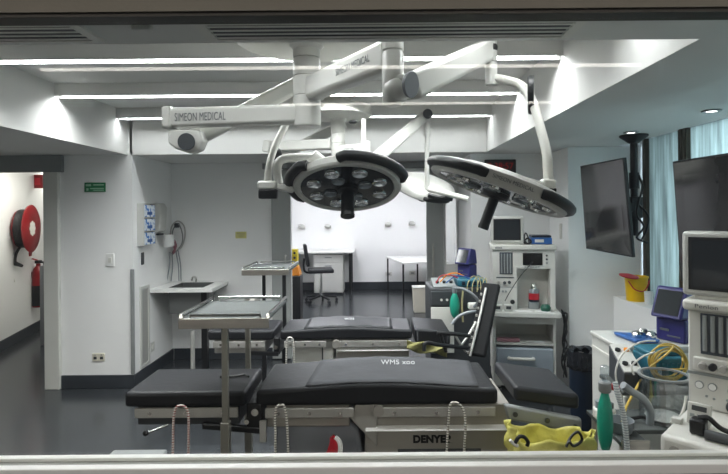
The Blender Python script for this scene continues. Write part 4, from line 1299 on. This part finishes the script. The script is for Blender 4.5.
# folding chair frame with black padded back
t = thing('transfer_chair', 'black padded tilting chair with tubular arms at the foot of the rear table', 'chair', (.72, 3.75, 0))
b0, b1 = P(476, 356, 3.72), P(491.5, 284, 3.98)
bk = MB().bar(b0, b1, .14, .045, up=(-.5, -.8, .2)).build('backrest', 'matteblack', t, bev=.014)
for k in range(9):
    f = .06 + .1 * k
    c_ = b0 + (b1 - b0) * f
    MB().cbox(c_ + V((-.068, -.028, 0)), (.016, .008, .02)).build('rib', 'rail', bk, bev=.003)
MB().tube([P(470, 356, 3.70), P(479, 320, 3.82), P(486, 288, 3.94)], .01, 8).build('side_tube', 'rail', t)
for pts in ([(437, 333, 3.6), (455, 334, 3.62), (470, 336, 3.66)], [(424, 351, 3.55), (426, 343, 3.56), (440, 345, 3.58), (468, 348, 3.64)]):
    MB().tube([P(*p) for p in pts], .014, 8).build('arm_tube', 'black', t)
MB().tube([P(446, 352, 3.6), P(443, 342, 3.6), P(441, 334, 3.6)], .012, 8).build('arm_post', 'black', t)
MB().tube([P(455, 335, 3.66), P(463, 348, 3.66), P(466, 352, 3.66)], .009, 8).build('brace', 'rail', t)
MB().tube([P(476, 322, 3.76), P(468, 336, 3.7), P(460, 347, 3.66)], .009, 8).build('brace', 'rail', t)
sx = P(474, 356, 3.72)
MB().box((sx.x - .3, 3.5, .43), (sx.x + .03, 3.7, .49)).build('seat', 'pad', t, bev=.015)
for dx, yy in ((-.27, 3.53), (0, 3.53), (-.27, 3.68), (0, 3.7)):
    MB().cyl((sx.x + dx, yy, .001), (sx.x + dx, yy, .43), .013, n=10).build('leg', 'blackmetal', t)
# yellow-green cloth at the rear table's foot end
t = thing('patterned_cloth', 'crumpled yellow green cloth below the foot pad of the rear table', 'cloth', P(424, 350, 3.7))
b = MB()
b.sheet(16, 8, lambda u, v: P(407 + 40 * u, 340 + 6 * u + 10 * v + 1.5 * math.sin(9 * u + 5 * v), 3.70 + .018 * math.sin(11 * u + 4 * v)))
b.build('fabric', 'yelcloth', t, solid=.006)

# ================================================================== ANAESTHESIA MACHINES
def castors(t, m, w, d):
    for x in (.05, w - .05):
        for y in (.05, d - .05):
            MB(m).cyl((x - .018, y, .05), (x + .018, y, .05), .049, n=16).build('castor', 'black', t)
            MB(m).cyl((x, y, .09), (x, y, .125), .018).build('castor_stem', 'rail', t)

def knob(m, t, x, z, r, mt='dgrey', d=.02, y=0):
    return MB(m).lathe([(r, 0), (r, d * .7), (r * .85, d), (0, d)], (x, y, z), (0, -1, 0), 18).build('knob', mt, t)

# far machine
w, dp = .525, .36
o = P(493, 300, 4.55)
t = thing('anaesthesia_machine', 'light grey anaesthesia machine against the pale wall beyond the rear table', 'anaesthesia machine', (o.x, 4.55, 0), math.radians(-9))
m = WM[t.name]
k = MB(m)
k.box((0, 0, .78), (.205, dp, 1.30))                     # left column
k.box((.205, .0, 1.14), (w, dp, 1.30))                   # display block
k.box((.205, .17, .78), (w, dp, 1.14))              # recess back
k.box((w - .04, 0, .78), (w, .17, 1.14))            # right cheek
k.build('body', 'machine', t)
MB(m).box((-.012, -.02, 1.301), (w + .012, dp + .01, 1.345)).build('top_shelf', 'offwhite', t, bev=.008)
MB(m).box((.02, -.022, 1.315), (.08, -.0205, 1.325)).build('badge', 'texts', t)
f = MB(m).box((.058, -.006, 1.09), (.168, -.0005, 1.28)).build('flow_meter', 'flow', t)
for i in range(4):
    MB(m).cyl((.075 + .025 * i, -.012, 1.10), (.075 + .025 * i, -.012, 1.27), .007, n=8).build('flow_tube', 'machdark', f)
MB(m).box((.255, -.006, 1.17), (.42, -.0005, 1.275)).build('display', 'dispdark', t, bev=.002)
for i in range(3):
    MB(m).cyl((.455, -.008, 1.19 + .032 * i), (.455, -.0005, 1.19 + .032 * i), .009, n=10).build('button', 'dgrey' if i else 'machdark', t)
for i in range(6):
    MB(m).box((.27 + .022 * i, -.005, 1.15), (.285 + .022 * i, -.0005, 1.16)).build('button', 'machdark', t)
MB(m).box((.03, -.004, 1.055), (.18, -.0005, 1.066)).build('label_strip', 'texts', t)
for x, z, r in ((.05, 1.02, .012), (.1, 1.015, .014), (.14, 1.02, .014)):
    knob(m, t, x, z, r, 'dgrey' if x > .06 else 'rail')
for x in (.05, .085, .11):
    knob(m, t, x, .94, .01, 'machdark', .01)
knob(m, t, .165, .85, .02, 'black')
MB(m).box((.0, -.0025, .975), (.205, -.0005, .98)).build('seam_strip', 'machdark', t)
MB(m).box((-.04, -.12, .735), (w + .03, dp, .779)).build('worktop', 'white', t, bev=.008)
k = MB(m)
k.box((0, 0, .12), (.02, dp, .734))
k.box((w - .02, 0, .12), (w, dp, .734))
k.box((.02, dp - .02, .12), (w - .02, dp, .734))
k.box((.02, .0, .66), (w - .02, dp - .02, .734))
k.box((.02, .0, .12), (w - .02, dp - .02, .2))
k.box((.02, 0, .475), (w - .02, dp - .02, .49))
k.build('lower_cabinet', 'machine', t)
d = MB(m).box((.024, -.03, .21), (w - .024, .3, .455)).build('drawer', 'drawer', t, bev=.012)
MB(m).tube([(.13, -.03, .37), (.14, -.055, .37), (.32, -.055, .37), (.33, -.03, .37)], .014, 8, 3).build('handle', 'machine', d)
castors(t, m, w, dp)
# cables down its right side
q = thing('hanging_cable_bundle', 'black tangled cables hanging down the side of the far anaesthesia machine', 'cables', m @ V((w + .09, .1, .2)))
rng = random.Random(11)
for i in range(6):
    pts = [m @ V((w + .06, .06, .78 - .012 * i))]
    for j in range(7):
        pts.append(m @ V((w + .07 + .035 * rng.random() * (1 + .3 * math.sin(j)), .02 + .1 * rng.random(), .76 - .09 * j - .03 * rng.random())))
    MB().tube(pts, .006, 6, 4).build('cable', 'black', q)
def monitor(label, m, w, h, z0, y, x0, sd=.09):
    t = thing('patient_monitor', label, 'monitor', m @ V((x0 + w / 2, y + .05, z0)), m.to_euler().z, 'white patient monitors')
    MB(m).box((x0, y, z0 + .012), (x0 + w, y + sd, z0 + h)).build('casing', 'white', t, bev=.014, seg=3)
    MB(m).box((x0 + .024, y - .0035, z0 + .036), (x0 + w - .028, y - .0005, z0 + h - .022)).build('bezel', 'black', t, bev=.001)
    MB(m).box((x0 + .036, y - .0055, z0 + .048), (x0 + w - .042, y - .0037, z0 + h - .034)).build('screen', 'screen', t)
    MB(m).box((x0 + w * .12, y + .012, z0 + .0005), (x0 + w * .88, y + sd - .004, z0 + .0115)).build('foot', 'offwhite', t)
    return t
monitor('white framed patient monitor on top of the far anaesthesia machine', m, .285, .245, 1.347, .05, -.012)
q = thing('label_printer', 'blue and black recorder box on top of the far anaesthesia machine', 'recorder', m @ V((.42, .1, 1.347)), math.radians(-9))
MB(m).box((.335, .05, 1.347), (.51, .26, 1.405)).build('case', 'blue', q, bev=.006)
MB(m).box((.34, .055, 1.406), (.505, .255, 1.425)).build('lid', 'navy', q, bev=.006)
MB(m).box((.365, .044, 1.365), (.44, .0495, 1.39)).build('label_panel', 'machine', q)
q = thing('cable_coil', 'black cables lying beside the recorder box on the far machine', 'cables', m @ V((.3, .1, 1.347)))
MB(m).tube([(.275, .05, 1.356), (.31, .03, 1.356), (.33, .02, 1.37), (.31, .05, 1.40), (.285, .06, 1.385), (.29, .03, 1.36), (.32, .03, 1.356)], .008, 7).build('cable', 'black', q)
MB(m).tube([(.28, .1, 1.356), (.285, .1, 1.43), (.3, .11, 1.44), (.315, .09, 1.4), (.32, .08, 1.358)], .006, 7).build('cable', 'black', q)
q = thing('anaesthetic_bottle', 'red labelled bottle with silver cap in the recess of the far machine', 'bottle', m @ V((.36, .1, .78)))
MB(m).lathe([(0, 0), (.05, 0), (.05, .05), (.0, .05)], (.36, .1, .781)).build('stand', 'machdark', q)
MB(m).lathe([(0, 0), (.042, 0), (.045, .01), (.045, .1), (.03, .12), (0, .12)], (.36, .1, .832)).build('bottle_body', 'tubegrey', q)
MB(m).lathe([(.0456, 0), (.0456, .055)], (.36, .1, .86), cap=False).build('label_band', 'redsat', q)
MB(m).lathe([(.0458, 0), (.0458, .018)], (.36, .1, .842), cap=False).build('label_band', 'navy', q)
MB(m).lathe([(.0, 0), (.026, 0), (.022, .03), (.014, .045), (0, .045)], (.36, .1, .9525)).build('cap', 'chrome', q)
q = tag(MB(m).lathe([(0, 0), (.035, 0), (.045, .03), (.03, .055), (0, .06)], (.438, -.03, .781)).build('face_mask', 'maskgreen'), 'small dark green mask on the worktop of the far machine', 'mask')
for i, (x, y, l) in enumerate(((.0, -.09, 'small white meter standing at the front of the far worktop'), (.09, -.08, 'second small white gauge block on the far worktop'))):
    q = thing('gauge_block', l, 'gauge', m @ V((x + .03, y, .78)))
    MB(m).box((x + .0, y, .781), (x + .07, y + .05, .835)).build('case', 'white', q, bev=.004)
    MB(m).box((x + .015, y - .003, .80), (x + .055, y - .0005, .825)).build('dial', 'dgrey', q)
for i, (x, r_, l) in enumerate(((.2, .1, 'white paper sheet lying flat on the far worktop beside the gauges'), (.36, -.15, 'white paper sheet lying below the red bottle'))):
    R = Matrix.Rotation(r_, 3, 'Z')
    q = tag(MB(m).cbox((x + .05, -.055, .7815 + .001), (.13, .09, .0015), R).build('paper_sheet', 'paper'), l, 'paper')
q = tag(MB(m).box((.03, .02, .4915), (.23, .1, .52)).build('pink_pouch', 'pink', bev=.012), 'dusty pink pouch on the open shelf of the far machine', 'pouch')
q = tag(MB(m).cbox((.36, .05, .4925), (.15, .07, .002)).build('paper_sheet', 'paper'), 'white slip of paper on the open shelf beside the pink pouch', 'paper')
q = tag(MB().tube([P(533, 262, 4.44), P(522, 274, 4.40), P(511, 290, 4.36), P(505, 301, 4.35)], .004, 6).build('hanging_lead', 'black'), 'thin black lead slanting across the front of the far anaesthesia machine', 'cable')
for (mt_, pts, l), dd in zip((('orange', [(440, 282), (447, 275), (456, 273), (464, 276)], 'orange sensor cable arching over the socket box on the far cart'),
                    ('blue', [(446, 283), (454, 277), (462, 276), (470, 279)], 'blue sensor cable beside the orange one on the far cart'),
                    ('redsat', [(436, 283), (441, 276), (450, 275), (458, 278)], 'red sensor cable over the socket box on the far cart')), (4.2, 4.172, 4.144)):
    tag(MB().tube([P(a, b, dd) for a, b in pts], .005, 6).build('sensor_cable', mt_), l, 'cable')
# small white bracket on the return wall
q = PX(561.5, 231, 1.708)
tag(MB().box((1.692, q.y - .02, q.z - .07), (1.7085, q.y + .02, q.z + .07)).build('wall_mounted_clip', 'offwhite', bev=.004), 'small white holder on the wall edge beside the far anaesthesia machine', 'holder')

# near machine, turned towards the observation window
o = P(688, 350, 2.11)
NA = math.radians(-45)
t = thing('anaesthesia_machine', 'large light grey anaesthesia machine close to the window, under the front patient monitor', 'anaesthesia machine', (o.x, 2.11, 0), NA)
m = WM[t.name]
w, dp = .52, .30
def nz(py, px=700, d=2.06):
    return P(px, py, d).z
zc, zs = 1.285, .85
k = MB(m)
k.box((0, .0, zs + .001), (w, dp, zc - .045))
k.build('body', 'machine', t, bev=.008)
MB(m).box((-.015, -.025, zc - .044), (w + .01, dp, zc)).build('top_shelf', 'offwhite', t, bev=.014, seg=3)
text(t, 'lettering', 'Penlon', .022, m @ V((.03, -.0258, zc - .03)), m.to_3x3() @ V((1, 0, 0)), (0, 0, 1), 'texts', 1.3)
f = MB(m).box((.045, -.004, 1.07), (.3, -.0005, 1.232)).build('flow_meter', 'flow', t, bev=.002)
for i in range(9):
    MB(m).cyl((.062 + .027 * i, -.01, 1.085), (.062 + .027 * i, -.01, 1.225), .008, n=8).build('flow_tube', 'machdark', f)
MB(m).box((.02, -.012, 1.0), (.34, -.0005, 1.058)).build('knob_panel', 'machine', t, bev=.006)
for i, x in enumerate((.055, .09, .125, .16, .195)):
    MB(m).lathe([(.014, 0), (.014, .02), (.011, .025), (0, .025)], (x, -.012, 1.028), (0, -1, 0), 16).build('knob', 'black' if i % 2 else 'rail', t)
MB(m).box((.0, -.006, .985), (w, -.0005, .995)).build('seam_strip', 'machdark', t)
for x in (.04, .085):
    g = MB(m).lathe([(.016, 0), (.016, .006), (0, .006)], (x + .0, -.0005, .945), (0, -1, 0), 20).build('pressure_gauge', 'machdark', t)
    MB(m).lathe([(.0125, 0), (.0125, .002), (0, .002)], (x, -.0067, .945), (0, -1, 0), 20).build('dial', 'paper', g)
for x, z in ((.065, .905), (.09, .9), (.135, .905)):
    MB(m).cyl((x, -.006, z), (x, -.0005, z), .005, n=10).build('button', 'machdark', t)
knob(m, t, .155, .885, .024, 'dgrey', .03)
knob(m, t, .15, .945, .014, 'machdark', .02)
k = MB(m)
k.prism([(0, dp, zs - .11), (0, -.37, zs - .11), (w + .2, -.37, zs - .11), (w + .2, dp, zs - .11)], (0, 0, .11))
wt = k.build('worktop', 'machine', t, bev=.018, seg=3)
MB(m).lathe([(.018, 0), (.018, .006), (.006, .008), (0, .008)], (.05, -.3705, zs - .045), (0, -1, 0), 18).build('lock', 'rail', wt)
MB(m).box((.03, -.2, .14), (w, dp, zs - .111)).build('lower_cabinet', 'machine', t, bev=.01)
castors(t, m, w, dp)
monitor('white framed patient monitor on top of the front anaesthesia machine', m, .36, .27, zc + .002, .0, -.02, .1)
q = thing('handheld_meter', 'white handheld meter with keypad propped on the front machine worktop', 'meter', m @ V((.07, -.2, zs)))
mm = m @ Matrix.Translation((.05, -.2, zs + .003)) @ Matrix.Rotation(math.radians(-14), 4, 'X')
MB(mm).box((-.005, -.012, 0), (.072, .008, .078)).build('case', 'white', q, bev=.004)
MB(mm).box((.01, -.0135, .05), (.058, -.0122, .068)).build('display', 'dgrey', q)
for i in range(3):
    for j in range(2):
        MB(mm).box((.006 + .022 * i, -.014, .008 + .018 * j), (.02 + .022 * i, -.0122, .02 + .018 * j)).build('key', 'machdark', q)
q = thing('cable_plug', 'black plug and cable lying on the front machine worktop', 'plug', m @ V((.1, -.28, zs)))
MB(m).box((.075, -.3, zs + .001), (.125, -.25, zs + .055)).build('plug_body', 'black', q, bev=.008)
MB(m).cyl((.128, -.31, zs + .018), (.25, -.31, zs + .018), .017, n=12).build('plug_sleeve', 'dgrey', q)
MB(m).tube([(.1, -.27, zs + .055), (.13, -.27, zs + .062), (.17, -.26, zs + .03), (.25, -.25, zs + .02), (.34, -.22, zs + .012)], .009, 7).build('cable', 'black', q)
tag(MB(m).box((.0, -.235, zs + .001), (.035, -.205, zs + .02)).build('white_clip', 'white', bev=.003), 'small white clip lying beside the handheld meter', 'clip')

# ================================================================== RIGHT SIDE GROUP
# ledge things
bx, by = P(636, 290, 4.36).x, 4.36
bx = 2.185
t = thing('sharps_bucket', 'yellow sharps bucket with red lid on the window ledge', 'bucket', (bx, by, .881))
MB().lathe([(0, 0), (.076, 0), (.078, .004), (.089, .19), (.095, .192), (.095, .205), (.085, .205), (.072, .01), (0, .01)], (bx, by, .8815), n=30).build('tub', 'yellow', t)
MB().lathe([(0, 0), (.075, 0), (.077, .008), (.03, .02), (0, .02)], (bx - .085, by - .05, 1.088), V((.1, -.15, 1)), 26).build('lid', 'redsat', t)
a = [V((bx - .085, by - .04, 1.05)), V((bx - .06, by - .09, .99)), V((bx - .0, by - .11, .975)), V((bx + .04, by - .1, 1.01)), V((bx + .075, by - .07, 1.06))]
MB().tube(a, .005, 6).build('bail_handle', 'redsat', t)
q = V((2.2, 4.19, .8815))
tag(MB().lathe([(0, 0), (.03, 0), (.034, .1), (.031, .1), (.027, .006), (0, .006)], q, n=20).build('paper_cup', 'paper'), 'white cup on the window ledge beside the yellow bucket', 'cup')
# white cabinet
t = thing('side_cabinet', 'white bedside cabinet in front of the window beside the black bin', 'cabinet', (1.58, 3.05, 0))
X0, X1, YA, YC = 1.335, 1.80, 2.84, 3.22
MB().box((X0, YA, .05), (X1, YC, .875)).build('body', 'white', t, bev=.006)
MB().box((X0 - .012, YA - .012, .876), (X1 + .01, YC, .9)).build('top', 'white', t, bev=.006)
MB().box((X0 + .01, YA - .018, .64), (X1 - .01, YA - .001, .86)).build('drawer', 'machine', t, bev=.004)
MB().box((X0 + .01, YA - .018, .08), (X1 - .01, YA - .001, .63)).build('door', 'machine', t, bev=.004)
MB().box((X0 - .006, YA + .01, .80), (X0 - .0005, YC - .01, .815)).build('edge_strip', 'machine', t)
for x in (X0 + .04, X1 - .04):
    for y in (YA + .04, YC - .04):
        MB().cyl((x, y, .001), (x, y, .05), .02).build('foot', 'dgrey', t)
t = thing('blue_tray', 'blue tray with metal fittings on top of the white cabinet', 'tray', (1.5, 2.98, .9015))
MB().hexa([(1.44, 2.88, .902), (1.565, 2.88, .902), (1.565, 3.02, .902), (1.41, 3.07, .902), (1.43, 2.87, .925), (1.575, 2.87, .925), (1.575, 3.03, .925), (1.40, 3.08, .925)]).build('tray_body', 'blue', t, bev=.008)
for x, y in ((1.47, 2.93), (1.54, 2.91), (1.53, 2.98)):
    MB().lathe([(0, 0), (.025, 0), (.03, .02), (.02, .035), (0, .035)], (x, y, .9255), n=14).build('fitting', 'chrome', t)
purple_device('purple device with sloped dark display on the white cabinet before the window', (1.70, 2.95, .9015), math.radians(-62), 1.06)
# black bin
bx, by = P(583.5, 380, 3.45).x, 3.45
t = thing('waste_bin', 'tall black bin with a black liner between the leg pad and white cabinet', 'bin', (bx, by, 0))
MB().lathe([(0, .001), (.075, .001), (.082, .02), (.092, .66), (0, .66)], (bx, by, 0), n=26).build('body', 'navy', t)
b = MB()
def lin_(u, v):
    a = 2 * PI * u
    r_ = .098 + .006 * math.sin(9 * a + 3 * v) + .004 * math.sin(17 * a)
    if v > .5:
        r_ -= (v - .5) * .07
    z = .60 + .12 * min(v, .5) * 2 + .012 * math.sin(6 * a + 2) * v - .02 * max(0, v - .5)
    return V((bx + r_ * math.cos(a), by + r_ * math.sin(a), z))
b.sheet(48, 8, lin_)
b.build('liner', 'liner', t, solid=.002, ang=70)
# circuit trolley in front of the machine
t = thing('circuit_trolley', 'steel trolley with breathing circuit parts beside the front machine', 'trolley', (1.28, 2.45, 0))
q0, q1 = 1.015, 1.42
MB().box((q0, 2.16, .66), (1.13, 2.52, .68)).build('front_shelf', 'steeltray', t, bev=.004)
MB().box((1.131, 2.28, .66), (1.45, 2.52, .68)).build('shelf_wing', 'steeltray', t, bev=.004)
MB().box((1.195, 2.525, .745), (1.62, 2.79, .765)).build('deck', 'steeltray', t, bev=.004)
MB().box((q0, 2.152, .6), (1.13, 2.16, .69)).build('apron', 'steel', t)
for x, y, z in ((q0 + .02, 2.19, .66), (q0 + .02, 2.47, .66), (1.22, 2.76, .745), (1.58, 2.77, .745)):
    MB().cyl((x, y, .001), (x, y, z - .001), .014, n=12).build('leg', 'rail', t)
# socket unit on the deck
t = thing('jack_panel', 'white sloped socket box with dark side on the front trolley', 'socket box', (1.28, 2.62, .766))
xa, xb = P(620, 360, 2.56).x, P(640, 360, 2.56).x
MB().hexa([(xa, 2.53, .767), (xb, 2.53, .767), (xb + .03, 2.75, .767), (xa + .03, 2.75, .767), (xa, 2.52, .85), (xb, 2.52, .85), (xb + .03, 2.75, .93), (xa + .03, 2.75, .93)]).build('case', 'dgrey', t, bev=.004)
n = V((0, -.08, .23)).normalized()
cs = [V((xa + .004, 2.525, .852)), V((xb - .003, 2.525, .852)), V((xb + .025, 2.745, .9285)), V((xa + .034, 2.745, .9285))]
MB().hexa([c_ + V((0, 0, .0035)) for c_ in cs] + [c_ + V((0, 0, .008)) for c_ in cs]).build('top_panel', 'white', t)
for i in range(4):
    f = (i % 2) * .5 + .25
    g_ = (i // 2) * .5 + .25
    c_ = cs[0] * (1 - f) * (1 - g_) + cs[1] * f * (1 - g_) + cs[2] * f * g_ + cs[3] * (1 - f) * g_
    MB().cyl(c_ + V((0, 0, .0085)), c_ + V((0, -.003, .018)), .014, n=12).build('jack', 'orange' if i == 3 else 'black', t)
# teal unit
t = thing('teal_monitor_unit', 'teal ribbed unit circled by yellow hose on the front trolley', 'monitor unit', (1.48, 2.65, .766))
xa, xb = P(650, 360, 2.6).x, P(684, 360, 2.6).x
MB().box((xa, 2.6, .767), (xb + .02, 2.78, .905)).build('case', 'teal', t, bev=.012)
for i in range(5):
    MB().box((xa + .035 + .025 * i, 2.592, .80), (xa + .045 + .025 * i, 2.6, .875)).build('rib', 'teal', t)
MB().box((xa - .0, 2.62, .906), (xb, 2.77, .93)).build('lid', 'teal', t, bev=.008)
# yellow coil
t = thing('coiled_hose', 'coil of yellow hose around the teal unit on the front trolley', 'hose', P(668, 363, 2.56))
rng = random.Random(2)
for i in range(6):
    cx_, cy_, rx_, ry_ = 668 + rng.uniform(-2.5, 2.5), 363 + rng.uniform(-2, 2.5), 17.5 + rng.uniform(-2.5, 2), 17 + rng.uniform(-3, 2)
    pts = [P(cx_ + rx_ * math.cos(2 * PI * j / 22), cy_ + ry_ * math.sin(2 * PI * j / 22), 2.555 + .009 * math.sin(j + i) - .009 * i + .02) for j in range(22)]
    MB().tube(pts, .0045, 7, 2, closed=True).build('hose_loop', 'yeltube', t)
MB().tube([P(650, 367, 2.5), P(668, 353, 2.5), P(674, 346, 2.52)], .005, 6).build('hose_end', 'yeltube', t)
MB().tube([P(650, 369, 2.5), P(670, 369.5, 2.5), P(686, 369, 2.5)], .005, 6).build('hose_end', 'yeltube', t)
t = thing('hanging_white_hose', 'white tube arching over the socket box on the front trolley', 'hose', P(630, 350, 2.5))
MB().tube([P(617, 385, 2.47), P(616, 370, 2.47), P(622, 355, 2.48), P(634, 345, 2.5), P(646, 341, 2.52), P(655, 341, 2.54)], .0045, 7).build('tube', 'offwhite', t)
MB().tube([P(655, 352, 2.5), P(642, 357, 2.48), P(632, 366, 2.47), P(634, 375, 2.46)], .0045, 7).build('tube', 'offwhite', t)
t = thing('hanging_yellow_hose', 'thin yellow hose slanting down in front of the white cabinet', 'hose', P(632, 400, 2.45))
MB().tube([P(641, 380, 2.5), P(633, 394, 2.44), P(626, 408, 2.37), P(622, 422, 2.31)], .006, 7).build('tube', 'yeltube', t)
# glass canister and bits
jx, jy = P(664, 400, 2.39).x, 2.39
t = thing('glass_canister', 'large clear canister on the front trolley below the yellow coil', 'canister', (jx, jy, .681))
R_ = .105
MB().lathe([(R_, .0), (R_, .2), (R_ * .985, .2), (R_ * .985, .004)], (jx, jy, .6815), n=36, cap=False).build('glass_wall', 'smoke', t)
MB().lathe([(0, 0), (R_ * .98, 0), (R_ * .98, .004), (0, .004)], (jx, jy, .6815), n=30).build('glass_bottom', 'smoke', t)
MB().lathe([(R_ + .004, 0), (R_ + .004, .008), (R_ - .008, .008), (R_ - .008, 0)], (jx, jy, .882), n=36, cap=False).build('rim', 'grey', t)
MB().lathe([(0, 0), (.07, 0), (.08, .008), (.06, .02), (0, .024)], (jx, jy, .6875), n=26).build('float_disc', 'offwhite', t)
t = thing('glass_dish', 'round clear dish on the front trolley shelf', 'dish', P(650, 436, 2.25))
dx_, dy_ = 1.065, 2.27
MB().lathe([(0, .0), (.045, 0), (.05, .01), (.055, .05), (.052, .05), (.046, .012), (0, .006)], (dx_, dy_, .6815), n=26).build('bowl', 'tubegrey', t)
t = thing('valve_assembly', 'white valve assembly with clear hose on the front trolley shelf', 'valve', (1.06, 2.4, .681))
MB().cbox((1.05, 2.4, .708), (.09, .06, .05)).build('block', 'machine', t, bev=.01)
MB().cyl((1.03, 2.4, .734), (1.03, 2.4, .765), .02).build('port', 'tubegrey', t)
MB().cyl((1.075, 2.4, .734), (1.075, 2.4, .755), .018).build('port', 'dgrey', t)
t = thing('black_mask_strap', 'black strap lying across the front trolley wing by the canister', 'strap', (1.2, 2.37, .681))
MB().tube([(1.15, 2.38, .688), (1.18, 2.365, .70), (1.21, 2.36, .705), (1.24, 2.352, .69)], .008, 7).build('strap', 'black', t)
# breathing circuit hoses and the large green bag
gx = P(605, 410, 2.2).x
zt_, zb_ = P(605, 391, 2.2).z, .62
t = breathing_bag('large green breathing bag hanging in front of the white cabinet', gx, 2.2, zt_, zb_, .034)
MB().lathe([(.022, 0), (.026, .006), (.026, .04), (.02, .046), (0, .046)], (gx, 2.2, zt_ - .004), n=18).build('collar', 'grey', t)
MB().lathe([(.011, 0), (.011, .02), (.018, .024), (.018, .06), (.012, .065), (0, .065)], (gx, 2.2, zt_ + .043), n=16).build('elbow', 'clear', t)
MB().cyl((gx + .02, 2.2, zt_ + .02), (gx + .055, 2.2, zt_ + .012), .014).build('swivel', 'redsat', t)
t = thing('hanging_corrugated_hose', 'clear corrugated hose dropping beside the large green breathing bag', 'hose', P(622, 430, 2.2))
MB().tube([P(615, 382, 2.14), P(618, 395, 2.13), P(623, 412, 2.13), P(626, 435, 2.13), P(628, 465, 2.13)], .0115, 10).build('hose', 'corr', t)
t = thing('hanging_grey_hose', 'wide grey hose from the green bag to the canister', 'hose', P(640, 395, 2.25))
MB().tube([P(623, 385, 2.21), P(631, 391, 2.22), P(643, 399, 2.24), P(650, 410, 2.26), P(650, 424, 2.27)], .016, 12).build('hose', 'tubegrey', t)
t = thing('hanging_white_cable', 'white cable curling beside the front machine body', 'cable', P(680, 405, 2.2))
MB().tube([P(686, 396, 2.24), P(684, 408, 2.23), P(679, 418, 2.22), P(671, 423, 2.2)], .006, 7).build('tube', 'offwhite', t)

# ================================================================== LIGHT FROM OUTSIDE, WORLD, CAMERA
ld = bpy.data.lights.new('daylight', 'AREA')
ld.shape = 'RECTANGLE'
ld.size, ld.size_y = 3.6, 1.8
ld.energy = 135
ld.color = (.66, .84, 1.0)
lo = bpy.data.objects.new('window_daylight', ld)
COL.objects.link(lo)
lo.location = (3.1, 2.9, 1.75)
lo.rotation_euler = (0, math.radians(90), 0)
sc = bpy.context.scene
wd_ = bpy.data.worlds.new('world')
sc.world = wd_
wd_.use_nodes = True
bg = wd_.node_tree.nodes['Background']
bg.inputs['Color'].default_value = (.55, .6, .68, 1)
bg.inputs['Strength'].default_value = .05
cam = bpy.data.cameras.new('camera')
cam.sensor_width = 36
cam.lens = F / 728 * 36
cam.shift_x = (364 - CX) / 728
cam.shift_y = (CY - 237) / 728
cam.clip_start = .02
co = bpy.data.objects.new('camera', cam)
COL.objects.link(co)
co.matrix_world = Matrix.Translation((0, 0, EYE)) @ Matrix.Rotation(PI / 2, 4, 'X') @ Matrix.Rotation(-ROLL, 4, 'Z')
sc.camera = co
sc.view_settings.view_transform = 'Standard'
sc.view_settings.look = 'None'
sc.view_settings.gamma = 1
sc.view_settings.exposure = 1.6
